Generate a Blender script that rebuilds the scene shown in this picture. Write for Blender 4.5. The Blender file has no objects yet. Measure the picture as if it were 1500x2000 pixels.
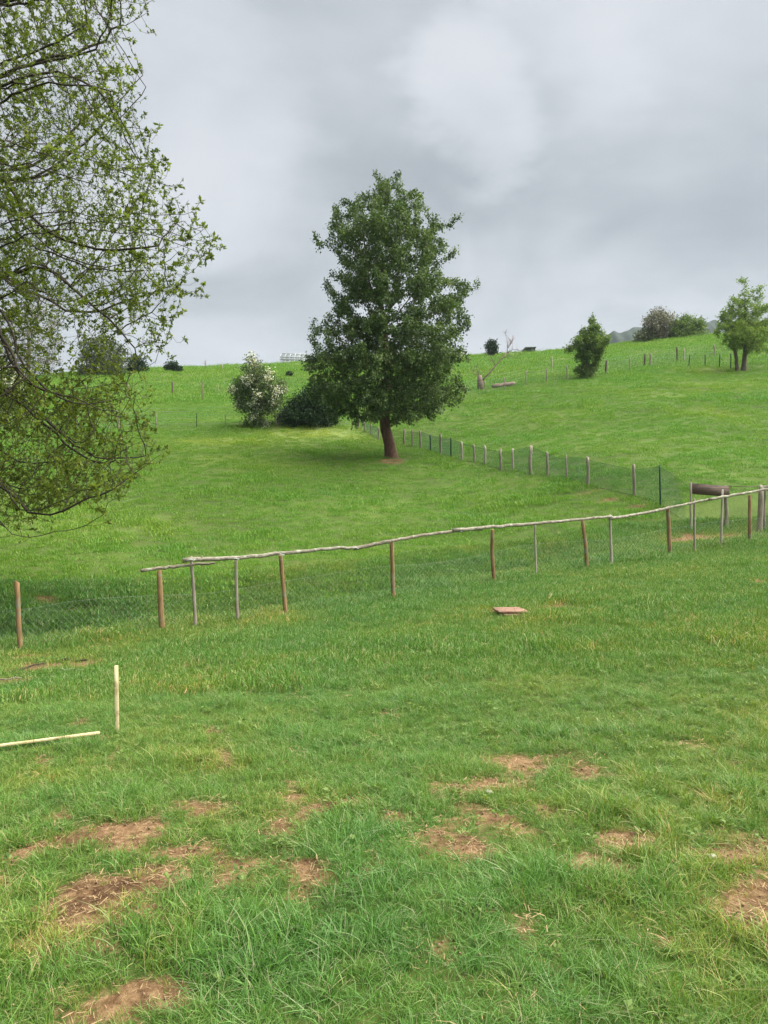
import bpy, math, random
import numpy as np
from mathutils import Vector

random.seed(7)
rng = np.random.default_rng(11)
scene = bpy.context.scene
C = scene.collection

# ------------------------------------------------------------------ camera
F = 1500.0                      # focal length in pixels of the 1500x2000 photograph
HORIZON = 950.0
PITCH = math.atan((1000.0 - HORIZON) / F)
CAM = np.array([0.0, 0.0, 1.6])
cam_d = bpy.data.cameras.new('camera')
cam = bpy.data.objects.new('camera', cam_d)
C.objects.link(cam)
cam.location = CAM
cam.rotation_euler = (math.pi / 2 - PITCH, 0, 0)
cam_d.sensor_fit = 'VERTICAL'
cam_d.sensor_height = 24.0
cam_d.lens = 24.0 * F / 2000.0
cam_d.clip_start = 0.05
cam_d.clip_end = 6000
scene.camera = cam

# ------------------------------------------------------------------ view
vs = scene.view_settings
scene.display_settings.display_device = 'sRGB'
vs.view_transform = 'Standard'
vs.look = 'None'
vs.exposure = 2.9
vs.gamma = 1.0
vs.use_curve_mapping = False

# ------------------------------------------------------------------ sun
SUN_DIR = Vector((0.80, 0.10, 1.15)).normalized()      # towards the sun
sd = bpy.data.lights.new('sun', 'SUN')
sd.energy = 1.5
sd.angle = math.radians(85)
sd.color = (1.0, 0.965, 0.90)
sun = bpy.data.objects.new('sun', sd)
C.objects.link(sun)
sun.rotation_euler = SUN_DIR.to_track_quat('Z', 'Y').to_euler()
sun.location = (20, 0, 40)

# ------------------------------------------------------------------ world: overcast sky
def nn(nt, t, **kw):
    n = nt.nodes.new(t)
    for k, v in kw.items():
        setattr(n, k, v)
    return n

world = bpy.data.worlds.new('World')
scene.world = world
world.use_nodes = True
wt = world.node_tree
wt.nodes.clear()
wl = wt.links
out = nn(wt, 'ShaderNodeOutputWorld')
bg = nn(wt, 'ShaderNodeBackground')
bg.inputs['Strength'].default_value = 0.1
sky = nn(wt, 'ShaderNodeTexSky', sky_type='NISHITA', sun_disc=False)
sky.sun_elevation = math.asin(SUN_DIR.z)
sky.sun_rotation = math.atan2(SUN_DIR.x, SUN_DIR.y)
tc = nn(wt, 'ShaderNodeTexCoord')
sep = nn(wt, 'ShaderNodeSeparateXYZ')
wl.new(tc.outputs['Generated'], sep.inputs[0])

def wmath(op, a, b=None, clamp=False):
    m = nn(wt, 'ShaderNodeMath', operation=op, use_clamp=clamp)
    for i, v in enumerate((a, b)):
        if v is None:
            continue
        if isinstance(v, (int, float)):
            m.inputs[i].default_value = v
        else:
            wl.new(v, m.inputs[i])
    return m.outputs[0]

zc = wmath('ADD', wmath('MAXIMUM', sep.outputs['Z'], 0.0), 0.22)
cx = wmath('DIVIDE', sep.outputs['X'], zc)
cy = wmath('DIVIDE', sep.outputs['Y'], zc)
comb = nn(wt, 'ShaderNodeCombineXYZ')
wl.new(cx, comb.inputs[0]); wl.new(cy, comb.inputs[1])
comb.inputs[2].default_value = 3.7
n1 = nn(wt, 'ShaderNodeTexNoise')
n1.inputs['Scale'].default_value = 1.3
n1.inputs['Detail'].default_value = 7.0
n1.inputs['Roughness'].default_value = 0.52
n1.inputs['Distortion'].default_value = 0.5
wl.new(comb.outputs[0], n1.inputs['Vector'])
dens = n1.outputs['Fac']

nw = nn(wt, 'ShaderNodeTexNoise')
nw.inputs['Scale'].default_value = 2.6
nw.inputs['Detail'].default_value = 6.0
nw.inputs['Roughness'].default_value = 0.6
wl.new(comb.outputs[0], nw.inputs['Vector'])
wsub = nn(wt, 'ShaderNodeVectorMath', operation='SUBTRACT'); wsub.inputs[1].default_value = (0.5, 0.5, 0.5)
wl.new(nw.outputs['Color'], wsub.inputs[0])
wsc = nn(wt, 'ShaderNodeVectorMath', operation='SCALE'); wsc.inputs['Scale'].default_value = 0.26
wl.new(wsub.outputs[0], wsc.inputs[0])
wadd = nn(wt, 'ShaderNodeVectorMath', operation='ADD')
wl.new(tc.outputs['Generated'], wadd.inputs[0]); wl.new(wsc.outputs[0], wadd.inputs[1])

def sky_dir(px, py):
    v = Vector(((px - 750) / F, (1000 - py) / F, -1.0))
    return (cam.rotation_euler.to_matrix() @ v).normalized()

def blob(px, py, rad, amt):
    """a thinner (+) or thicker (-) place in the cloud deck"""
    global dens
    d = sky_dir(px, py)
    dot = nn(wt, 'ShaderNodeVectorMath', operation='DOT_PRODUCT')
    nrm = nn(wt, 'ShaderNodeVectorMath', operation='NORMALIZE')
    wl.new(wadd.outputs[0], nrm.inputs[0])
    wl.new(nrm.outputs[0], dot.inputs[0])
    dot.inputs[1].default_value = d
    mr = nn(wt, 'ShaderNodeMapRange', interpolation_type='SMOOTHSTEP')
    mr.inputs['From Min'].default_value = math.cos(math.radians(rad))
    mr.inputs['From Max'].default_value = 1.0
    mr.inputs['To Min'].default_value = 0.0
    mr.inputs['To Max'].default_value = amt
    wl.new(dot.outputs['Value'], mr.inputs['Value'])
    dens = wmath('ADD', dens, mr.outputs[0])

SKY_BLOBS = [(1380, 0, 12, 0.12), (935, 210, 5.5, 0.30), (1130, 110, 7, 0.14), (440, 540, 14, 0.14), (400, 330, 10, 0.10),
             (1380, 320, 12, -0.14), (1050, 350, 10, -0.08), (1000, 30, 8, -0.12), (640, 110, 11, -0.10), (1150, 540, 13, 0.14), (820, 640, 10, 0.10)]
for b in SKY_BLOBS:
    blob(*b)
dens = wmath('ADD', wmath('MULTIPLY', wmath('SUBTRACT', dens, 0.5), 1.3), 0.465)
ramp = nn(wt, 'ShaderNodeValToRGB')
cr = ramp.color_ramp
cr.interpolation = 'B_SPLINE'
cr.elements[0].position = 0.20; cr.elements[0].color = (0.43, 0.47, 0.505, 1)
cr.elements[1].position = 0.80; cr.elements[1].color = (0.78, 0.81, 0.85, 1)
e = cr.elements.new(0.40); e.color = (0.525, 0.565, 0.605, 1)
e = cr.elements.new(0.58); e.color = (0.65, 0.69, 0.735, 1)
wl.new(dens, ramp.inputs['Fac'])
cs = nn(wt, 'ShaderNodeVectorMath', operation='SCALE')
cs.inputs['Scale'].default_value = 1.22
wl.new(ramp.outputs['Color'], cs.inputs[0])
mix = nn(wt, 'ShaderNodeMix', data_type='RGBA')
mix.inputs['Factor'].default_value = 0.988
wl.new(sky.outputs[0], mix.inputs['A'])
wl.new(cs.outputs[0], mix.inputs['B'])
wl.new(mix.outputs['Result'], bg.inputs['Color'])
wl.new(bg.outputs[0], out.inputs['Surface'])

# ------------------------------------------------------------------ projection helpers
cp, sp = math.cos(PITCH), math.sin(PITCH)

def at(px, py, d):
    """world point seen at photo pixel (px, py) at depth d along the view axis"""
    a, b = (px - 750.0) / F * d, (1000.0 - py) / F * d
    return np.array([a, d * cp + b * sp, 1.6 - d * sp + b * cp])

# ------------------------------------------------------------------ value noise
_tab = np.random.default_rng(5).random((256, 256))

def vnoise(x, y, s=1.0, seed=0):
    x = np.asarray(x, float) / s + seed * 17.3 + 500
    y = np.asarray(y, float) / s + seed * 9.1 + 500
    xi = np.floor(x).astype(int); yi = np.floor(y).astype(int)
    fx = x - xi; fy = y - yi
    fx = fx * fx * (3 - 2 * fx); fy = fy * fy * (3 - 2 * fy)
    g = lambda a, b: _tab[a & 255, b & 255]
    return (g(xi, yi) * (1 - fx) + g(xi + 1, yi) * fx) * (1 - fy) + (g(xi, yi + 1) * (1 - fx) + g(xi + 1, yi + 1) * fx) * fy

def fbm(x, y, s=1.0, seed=0, o=3):
    v = 0; a = 0.5; t = 0
    for i in range(o):
        v = v + a * vnoise(x, y, s / 2 ** i, seed + i * 3); t += a; a *= 0.5
    return v / t

def sstep(a, b, x):
    t = np.clip((x - a) / (b - a), 0, 1)
    return t * t * (3 - 2 * t)

# ------------------------------------------------------------------ terrain
# posts of the near fence: top x,y  bottom x,y  width px, depth m, kind
POSTS = [(33, 1137, 40, 1270, 12, 10.0, 'brown'), (311, 1115, 317, 1234, 13, 10.8, 'brown'),
         (373, 1088, 381, 1229, 8, 10.95, 'grey'), (461, 1091, 465, 1213, 8, 11.2, 'grey'),
         (548, 1086, 558, 1203, 10, 11.5, 'brown'), (765, 1059, 769, 1170, 10, 12.0, 'brown'),
         (962, 1035, 967, 1138, 9, 13.0, 'brown'), (1045, 1020, 1048, 1125, 5, 13.4, 'pale'),
         (1138, 1018, 1145, 1112, 9, 13.8, 'brown'), (1191, 1006, 1195, 1104, 6, 14.1, 'pale'),
         (1304, 990, 1308, 1088, 9, 14.8, 'brown'), (1356, 975, 1357, 1083, 5, 15.1, 'grey'),
         (1411, 957, 1409, 1068, 5, 15.3, 'pale'), (1464, 968, 1464, 1058, 8, 15.5, 'brown'),
         (1600, 935, 1600, 1045, 8, 16.3, 'brown')]
CTRL = [(750, 2000, 2.25), (0, 2000, 2.25), (1500, 2000, 2.25), (0, 1600, 3.75), (750, 1600, 3.65), (1500, 1600, 3.6),
        (228, 1425, 5.35), (750, 1425, 5.2), (1400, 1425, 5.0), (200, 1300, 8.5), (500, 1300, 7.7), (1000, 1300, 6.9),
        (1450, 1300, 6.5), (1450, 1150, 10.2), (1450, 1100, 12.8), (1000, 1200, 9.6), (600, 1230, 10.0),
        (50, 1100, 16.5), (50, 1000, 21), (50, 900, 28), (50, 840, 38), (400, 1110, 16.5), (400, 1000, 21.5), (400, 900, 29),
        (370, 838, 38), (700, 1090, 17.2), (700, 1000, 22), (765, 893, 30), (640, 830, 38), (700, 833, 38),
        (1000, 1050, 18.3), (1000, 960, 23.5), (1037, 930, 25), (900, 900, 28.5), (860, 885, 31), (805, 873, 33.5),
        (1147, 945, 22), (1238, 965, 20.3), (1288, 985, 19), (1200, 1045, 16.5), (1350, 1055, 16.6), (1485, 1035, 17.3),
        (1400, 960, 19.5), (1490, 900, 22.5), (1150, 900, 25), (1490, 800, 33), (1200, 800, 35), (950, 830, 37),
        (905, 775, 44), (1145, 738, 48), (1440, 725, 47), (1500, 722, 46),
        (100, 735, 70), (300, 727, 72), (400, 723, 74), (560, 716, 76), (700, 708, 77), (920, 697, 78), (1060, 689, 79),
        (1180, 676, 80), (1300, 661, 80), (1400, 655, 80), (1500, 648, 80),
        (370, 780, 52), (100, 790, 50), (1200, 700, 62), (1400, 680, 62), (950, 730, 60), (650, 770, 55)]
P = [at(*c) for c in CTRL] + [at(p[2], p[3], p[5]) for p in POSTS]
P += [np.array(v) for v in [(-15, 4, -0.7), (14, 4, 0.35), (-26, 16, -0.35), (26, 16, 0.9), (-42, 40, 4.4), (42, 40, 7.0),
                            (-45, 76, 11.0), (0, -5, 0.05), (-8, -4, -0.1), (8, -4, 0.15), (47, 76, 17.3), (-14, 12, -0.55)]]
P = np.array(P)

def _U(r2):
    return 0.5 * r2 * np.log(r2 + 1e-9)

_n = len(P)
_S = 10.0
_X = P[:, :2] / _S
_K = _U(((_X[:, None] - _X[None]) ** 2).sum(-1)) + np.eye(_n) * 0.004
_A = np.zeros((_n + 3, _n + 3))
_A[:_n, :_n] = _K
_A[:_n, _n] = 1; _A[:_n, _n + 1:] = _X
_A[_n, :_n] = 1; _A[_n + 1:, :_n] = _X.T
_w = np.linalg.solve(_A, np.concatenate([P[:, 2], np.zeros(3)]))

def tps(x, y):
    q = np.stack([x, y], -1).reshape(-1, 2) / _S
    res = np.empty(len(q))
    for i in range(0, len(q), 20000):
        s = q[i:i + 20000]
        k = _U(((s[:, None] - _X[None]) ** 2).sum(-1))
        res[i:i + 20000] = k @ _w[:_n] + _w[_n] + s @ _w[_n + 1:]
    return res.reshape(np.shape(x))

_fp = np.array([at(p[2], p[3], p[5]) for p in POSTS])
_bx = np.concatenate([[-20], _fp[:, 0], [20]])
_by = np.concatenate([[9.2], _fp[:, 1], [17.2]])

def brow_y(x):
    return np.interp(x, _bx, _by) + 0.75

def ground_raw(x, y):
    x = np.asarray(x, float); y = np.asarray(y, float)
    xc = np.clip(x, -46, 48); yc = np.clip(y, -6, 82)
    z = tps(xc, yc)
    s = y - brow_y(x) - 0.25 * (vnoise(x, y * 0, 1.7, 3) - 0.5)
    amp = np.interp(x, [-14, -2.0, 1.3, 3.6, 5.6, 7.5], [0.85, 0.85, 0.60, 0.26, 0.06, 0.0])
    z = z - amp * sstep(0.0, 1.0, s) * (1 - sstep(1.6, 4.4, s))
    # the land falls away behind the crest and towards the sides
    z = z - 0.16 * np.maximum(y - 82, 0) * np.exp(-np.maximum(y - 82, 0) / 400.0)
    z = z - 0.04 * np.maximum(np.abs(x) - 48, 0) * np.exp(-np.maximum(np.abs(x) - 48, 0) / 300.0)
    return z

def ground(x, y):
    x = np.asarray(x, float); y = np.asarray(y, float)
    z = ground_raw(x, y)
    near = 1 - sstep(8, 20, y)
    z = z + (fbm(x, y, 0.55, 2, 3) - 0.5) * 0.055 * (0.35 + near)
    z = z + (fbm(x, y, 3.5, 8, 2) - 0.5) * 0.22 * sstep(14, 22, y) + (fbm(x, y, 1.1, 4, 2) - 0.5) * 0.12 * sstep(15, 24, y)
    return z

_T = np.concatenate([np.linspace(1.2, 30, 1400), np.linspace(30, 110, 900)[1:]])

def hit(px, py):
    """point of the ground seen at a photo pixel"""
    a, b = (px - 750.0) / F, (1000.0 - py) / F
    X = a * _T; Y = _T * cp + b * _T * sp; Z = 1.6 - _T * sp + b * _T * cp
    g = ground_raw(X, Y)
    k = np.where(Z < g)[0]
    i = k[0] if len(k) else len(_T) - 1
    if i > 0 and len(k):
        u0 = Z[i - 1] - g[i - 1]; u1 = g[i] - Z[i]
        t = _T[i - 1] + (_T[i] - _T[i - 1]) * u0 / (u0 + u1 + 1e-9)
    else:
        t = _T[i]
    p = at(px, py, t)
    return np.array([p[0], p[1], float(ground(p[0], p[1]))]), t

# bare soil: photo pixel, half width, half height (px), strength
BARE = [(200, 1622, 85, 22, 1), (100, 1645, 80, 16, .9), (215, 1655, 60, 18, .7), (120, 1745, 55, 42, 1), (318, 1718, 65, 26, 1.1),
        (345, 1658, 70, 10, 1), (450, 1718, 40, 18, .8), (575, 1692, 50, 18, 1), (655, 1572, 55, 20, 1), (575, 1550, 40, 14, .8),
        (150, 1577, 35, 12, .8), (200, 1880, 55, 34, .9), (285, 1920, 65, 36, 1.1), (375, 1795, 25, 10, .9), (12, 1775, 30, 20, .9),
        (300, 1806, 25, 9, .9), (250, 1925, 90, 40, .6), (380, 1585, 60, 14, .7), (480, 1690, 40, 12, .7), (430, 1755, 30, 10, .6),
        (955, 1533, 48, 22, 1.1), (1158, 1690, 62, 30, 1.2), (1452, 1765, 65, 38, 1.1), (988, 1832, 24, 22, 1), (1058, 1578, 28, 9, 1.1),
        (1125, 1592, 30, 10, .8), (775, 1606, 32, 16, 1.1), (1172, 1505, 55, 16, .9), (1352, 1668, 42, 12, .8), (1298, 1832, 26, 16, .9),
        (938, 1590, 32, 20, .8), (900, 1645, 26, 14, .8), (1465, 1664, 30, 10, .8), (870, 1540, 45, 12, .7), (1222, 1632, 20, 18, .8),
        (1110, 1183, 45, 9, .8), (1150, 1200, 30, 6, .6), (1340, 1212, 45, 8, .7), (1490, 1139, 22, 7, .9), (1490, 1203, 25, 6, .7),
        (945, 1195, 24, 7, .9), (1045, 1196, 22, 5, .7), (957, 1333, 17, 9, .9), (1145, 1291, 26, 7, .9), (738, 1290, 28, 9, .8), (642, 1280, 24, 7, .6),
        (380, 1338, 28, 9, .8), (402, 1425, 24, 7, .9), (1422, 1495, 26, 9, .8), (1010, 1480, 60, 12, .6), (140, 1408, 24, 8, .8),
        (88, 1485, 24, 10, .8), (440, 1482, 28, 12, .8), (240, 1475, 34, 12, .7), (330, 1480, 24, 8, .6), (825, 1222, 22, 6, .7),
        (370, 1300, 26, 8, .6), (770, 1400, 30, 8, .6), (205, 1440, 30, 6, .9), (75, 1304, 60, 12, 1.3), (158, 1298, 34, 10, 1.3),
        (15, 1335, 45, 9, 1.3), (60, 1282, 50, 6, .8), (200, 1258, 24, 6, .7), (1085, 1478, 40, 10, .6), (1330, 1450, 40, 10, .5), (1240, 1400, 30, 7, .4),
        (1352, 1054, 58, 8, 1.4), (1330, 1023, 34, 4, 1.2), (1445, 1046, 55, 6, 1.0), (1150, 957, 34, 4, .45), (1200, 972, 38, 5, .5),
        (1245, 985, 30, 5, .5), (1110, 1040, 40, 4, .4), (766, 901, 22, 5, 1.2), (1070, 1085, 40, 5, .5), (600, 1100, 40, 5, .4),
        (1445, 731, 14, 2, 0.4), (220, 1055, 60, 6, .35), (90, 1165, 50, 7, .7), (160, 1185, 30, 6, .6), (850, 1125, 50, 5, .8)]
_bw = []
for (px, py, rx, ry, st) in BARE:
    c, d = hit(px, py)
    c1, _ = hit(px, py + ry * 0.7); c0, _ = hit(px, py - ry * 0.7)
    _bw.append((c[0], c[1], rx * d / F, max(0.5 * abs(c1[1] - c0[1]) / 0.7, 0.04), st * 0.88))

def bare(x, y):
    x = np.asarray(x, float); y = np.asarray(y, float)
    m = np.zeros(np.broadcast(x, y).shape)
    wx = x + (fbm(x, y, 0.30, 21, 3) - 0.5) * 0.34
    wy = y + (fbm(x, y, 0.30, 31, 3) - 0.5) * 0.34
    for (bx, by, rx, ry, st) in _bw:
        k = np.abs(y - by) < ry * 2.2 + 0.3
        if not k.any():
            continue
        d2 = ((wx[k] - bx) / rx) ** 2 + ((wy[k] - by) / ry) ** 2
        m[k] = np.maximum(m[k], st * np.exp(-d2 * 0.9))
    worn = np.maximum(0.9 * np.exp(-((x + 0.95) / 1.0) ** 2 - ((y - 3.1) / 0.9) ** 2), 0.6 * np.exp(-((x - 1.0) / 1.1) ** 2 - ((y - 3.2) / 0.9) ** 2))
    m = m + worn * np.clip(fbm(x, y, 0.22, 44, 3) - 0.46, 0, 1) * 2.6
    m = m + (fbm(x, y, 0.42, 41, 3) - 0.62) * 0.9 * (1 - sstep(7, 14, y)) * (m > -1)
    return np.clip(m, 0, 1)

# ------------------------------------------------------------------ mesh helpers
def tag(o, label=None, cat=None, group=None, kind=None):
    if label: o['label'] = label
    if cat: o['category'] = cat
    if group: o['group'] = group
    if kind: o['kind'] = kind
    return o

class MB:
    """collects vertices and faces of one mesh"""
    def __init__(self):
        self.v = []; self.f3 = []; self.f4 = []; self.n = 0; self.attr = []
    def add(self, v, f3=None, f4=None, tint=None):
        v = np.asarray(v, float).reshape(-1, 3)
        if f3 is not None and len(f3): self.f3.append(np.asarray(f3, int).reshape(-1, 3) + self.n)
        if f4 is not None and len(f4): self.f4.append(np.asarray(f4, int).reshape(-1, 4) + self.n)
        self.v.append(v); self.n += len(v)
        self.attr.append(np.full(len(v), 0.5) if tint is None else np.broadcast_to(tint, (len(v),)))
    def tube(self, pts, rad, k=6, cap=True, tint=None, jit=0.0):
        pts = np.asarray(pts, float)
        m = len(pts)
        rad = np.broadcast_to(np.asarray(rad, float), (m,))
        t = np.empty_like(pts)
        t[1:-1] = pts[2:] - pts[:-2]; t[0] = pts[1] - pts[0]; t[-1] = pts[-1] - pts[-2]
        t /= np.linalg.norm(t, axis=1)[:, None] + 1e-12
        ref = np.array([0, 0, 1.0]) if abs(t[0, 2]) < 0.9 else np.array([1.0, 0, 0])
        u = np.cross(t, ref); u /= np.linalg.norm(u, axis=1)[:, None] + 1e-9
        w = np.cross(t, u)
        a = np.arange(k) * 2 * math.pi / k
        r = rad[:, None]
        if jit:
            r = r * (1 + jit * (rng.random((m, k)) - 0.5) * 2)
        else:
            r = np.repeat(r, k, 1)
        ring = pts[:, None] + (u[:, None] * np.cos(a)[None, :, None] + w[:, None] * np.sin(a)[None, :, None]) * r[:, :, None]
        i = np.arange(m - 1)[:, None] * k; j = np.arange(k)[None]
        jn = (j + 1) % k
        f4 = np.stack([i + j, i + jn, i + k + jn, i + k + j], -1).reshape(-1, 4)
        V = ring.reshape(-1, 3); f3 = []
        if cap:
            c0, c1 = len(V), len(V) + 1
            V = np.concatenate([V, [pts[0]], [pts[-1]]])
            jj = np.arange(k); jk = (jj + 1) % k
            f3 = np.concatenate([np.stack([jk, jj, np.full(k, c0)], -1),
                                 np.stack([(m - 1) * k + jj, (m - 1) * k + jk, np.full(k, c1)], -1)])
        self.add(V, f3, f4, tint)
    def box(self, c, sx, sy, sz, ax=None, bev=0.0, jit=0.0):
        """box centred at c with axes ax (3 rows), chamfered ends when bev > 0"""
        ax = np.eye(3) if ax is None else np.asarray(ax, float)
        h = np.array([sx, sy, sz]) / 2
        if bev <= 0:
            q = np.array([[x, y, z] for x in (-1, 1) for y in (-1, 1) for z in (-1, 1)], float) * h
            f = [[0, 1, 3, 2], [4, 6, 7, 5], [0, 4, 5, 1], [2, 3, 7, 6], [0, 2, 6, 4], [1, 5, 7, 3]]
            if jit: q = q + (rng.random(q.shape) - 0.5) * jit
            self.add(q @ ax + c, None, f)
            return
        prof = [(-h[1] + bev, -h[2]), (h[1] - bev, -h[2]), (h[1], -h[2] + bev), (h[1], h[2] - bev),
                (h[1] - bev, h[2]), (-h[1] + bev, h[2]), (-h[1], h[2] - bev), (-h[1], -h[2] + bev)]
        xs = [-h[0], -h[0] + bev, h[0] * -0.3, h[0] * 0.35, h[0] - bev, h[0]]
        q = []
        for i, x in enumerate(xs):
            s = 1 - (bev / max(h[1], h[2])) if i in (0, len(xs) - 1) else 1
            for (y, z) in prof:
                q.append((x, y * s, z * s))
        q = np.array(q)
        if jit: q = q + (rng.random(q.shape) - 0.5) * jit
        f4 = []
        for i in range(len(xs) - 1):
            for j in range(8):
                f4.append([i * 8 + j, i * 8 + (j + 1) % 8, (i + 1) * 8 + (j + 1) % 8, (i + 1) * 8 + j])
        f3 = []
        for j in range(1, 7):
            f3.append([0, j + 1, j]); b = (len(xs) - 1) * 8; f3.append([b, b + j, b + j + 1])
        self.add(q @ ax + c, f3, f4)
    def build(self, name, mat, parent=None, smooth=False, origin=None, link=True):
        V = np.concatenate(self.v)
        if parent is not None:
            V = V - np.array(parent.location)
            if parent.parent is not None:
                V = V - np.array(parent.parent.location)
        elif origin is not None:
            V = V - np.asarray(origin)
        f3 = np.concatenate(self.f3) if self.f3 else np.zeros((0, 3), int)
        f4 = np.concatenate(self.f4) if self.f4 else np.zeros((0, 4), int)
        me = bpy.data.meshes.new(name)
        me.vertices.add(len(V)); me.vertices.foreach_set('co', V.astype(np.float32).ravel())
        nl = len(f3) * 3 + len(f4) * 4
        me.loops.add(nl)
        me.loops.foreach_set('vertex_index', np.concatenate([f3.ravel(), f4.ravel()]).astype(np.int32))
        npoly = len(f3) + len(f4)
        me.polygons.add(npoly)
        st = np.concatenate([np.arange(len(f3)) * 3, len(f3) * 3 + np.arange(len(f4)) * 4]).astype(np.int32)
        me.polygons.foreach_set('loop_start', st)
        if smooth:
            me.polygons.foreach_set('use_smooth', np.ones(npoly, bool))
        a = me.attributes.new('tint', 'FLOAT', 'POINT')
        a.data.foreach_set('value', np.concatenate(self.attr).astype(np.float32))
        me.update(calc_edges=True)
        me.validate()
        if mat is not None: me.materials.append(mat)
        o = bpy.data.objects.new(name, me)
        if link: C.objects.link(o)
        if parent is not None: o.parent = parent
        elif origin is not None: o.location = origin
        return o

def thing(name, loc, label, cat, group=None):
    o = bpy.data.objects.new(name, None)
    o.empty_display_size = 0.3
    o.location = Vector([float(v) for v in loc])
    C.objects.link(o)
    return tag(o, label, cat, group)

# ------------------------------------------------------------------ materials
def new_mat(name):
    m = bpy.data.materials.new(name)
    m.use_nodes = True
    m.node_tree.nodes.clear()
    return m, m.node_tree

def ramp_node(nt, stops, interp='LINEAR'):
    r = nn(nt, 'ShaderNodeValToRGB')
    r.color_ramp.interpolation = interp
    el = r.color_ramp.elements
    while len(el) < len(stops): el.new(0.5)
    for e, (p, c) in zip(el, stops):
        e.position = p; e.color = (*c, 1)
    return r

def noise(nt, scale, detail=3, rough=0.55, vec=None, dist=0.0):
    n = nn(nt, 'ShaderNodeTexNoise')
    n.inputs['Scale'].default_value = scale
    n.inputs['Detail'].default_value = detail
    n.inputs['Roughness'].default_value = rough
    n.inputs['Distortion'].default_value = dist
    if vec is not None: nt.links.new(vec, n.inputs['Vector'])
    return n

def mapped(nt, src, sc):
    m = nn(nt, 'ShaderNodeMapping')
    m.inputs['Scale'].default_value = sc
    nt.links.new(src, m.inputs['Vector'])
    return m.outputs[0]

def mixc(nt, fac, a, b, blend='MIX'):
    m = nn(nt, 'ShaderNodeMix', data_type='RGBA', blend_type=blend)
    for k, v in (('Factor', fac), ('A', a), ('B', b)):
        if isinstance(v, (int, float)): m.inputs[k].default_value = v
        elif isinstance(v, tuple): m.inputs[k].default_value = (*v, 1)
        else: nt.links.new(v, m.inputs[k])
    return m.outputs['Result']

def wood_mat(name, stops, rough=0.85, sc=(30, 30, 4), bump=0.5, lichen=None):
    m, nt = new_mat(name)
    L = nt.links
    o = nn(nt, 'ShaderNodeOutputMaterial'); b = nn(nt, 'ShaderNodeBsdfPrincipled')
    g = nn(nt, 'ShaderNodeNewGeometry')
    v = mapped(nt, g.outputs['Position'], sc)
    n = noise(nt, 1.0, 5, 0.65, v, 0.4)
    r = ramp_node(nt, stops)
    L.new(n.outputs['Fac'], r.inputs['Fac'])
    col = r.outputs['Color']
    if lichen:
        n2 = noise(nt, 9, 4, 0.6, g.outputs['Position'])
        r2 = ramp_node(nt, [(0.55, (0, 0, 0)), (0.66, (1, 1, 1))])
        L.new(n2.outputs['Fac'], r2.inputs['Fac'])
        col = mixc(nt, r2.outputs['Color'], col, lichen)
    L.new(col, b.inputs['Base Color'])
    b.inputs['Roughness'].default_value = rough
    b.inputs['Specular IOR Level'].default_value = 0.2
    bp = nn(nt, 'ShaderNodeBump'); bp.inputs['Strength'].default_value = bump; bp.inputs['Distance'].default_value = 0.01
    L.new(n.outputs['Fac'], bp.inputs['Height']); L.new(bp.outputs[0], b.inputs['Normal'])
    L.new(b.outputs[0], o.inputs['Surface'])
    return m

def leaf_mat(name, stops, trans=0.35, rough=0.5, spec=0.3, large=None):
    """leaf colour from a per-leaf value, thin enough to let light through"""
    m, nt = new_mat(name)
    L = nt.links
    o = nn(nt, 'ShaderNodeOutputMaterial'); b = nn(nt, 'ShaderNodeBsdfPrincipled'); t = nn(nt, 'ShaderNodeBsdfTranslucent')
    a = nn(nt, 'ShaderNodeAttribute', attribute_name='tint')
    r = ramp_node(nt, stops)
    L.new(a.outputs['Fac'], r.inputs['Fac'])
    col = r.outputs['Color']
    if large:
        g = nn(nt, 'ShaderNodeNewGeometry')
        n = noise(nt, large[0], 2, 0.5, g.outputs['Position'])
        r2 = ramp_node(nt, [(0.38, (0, 0, 0)), (0.62, (1, 1, 1))])
        L.new(n.outputs['Fac'], r2.inputs['Fac'])
        col = mixc(nt, r2.outputs['Color'], col, mixc(nt, 1.0, col, large[1], 'MULTIPLY'))
    L.new(col, b.inputs['Base Color'])
    tcol = mixc(nt, 1.0, col, (1.25, 1.2, 0.55), 'MULTIPLY')
    L.new(tcol, t.inputs['Color'])
    b.inputs['Roughness'].default_value = rough
    b.inputs['Specular IOR Level'].default_value = spec
    mx = nn(nt, 'ShaderNodeMixShader'); mx.inputs[0].default_value = trans
    L.new(b.outputs[0], mx.inputs[1]); L.new(t.outputs[0], mx.inputs[2]); L.new(mx.outputs[0], o.inputs['Surface'])
    return m

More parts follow.
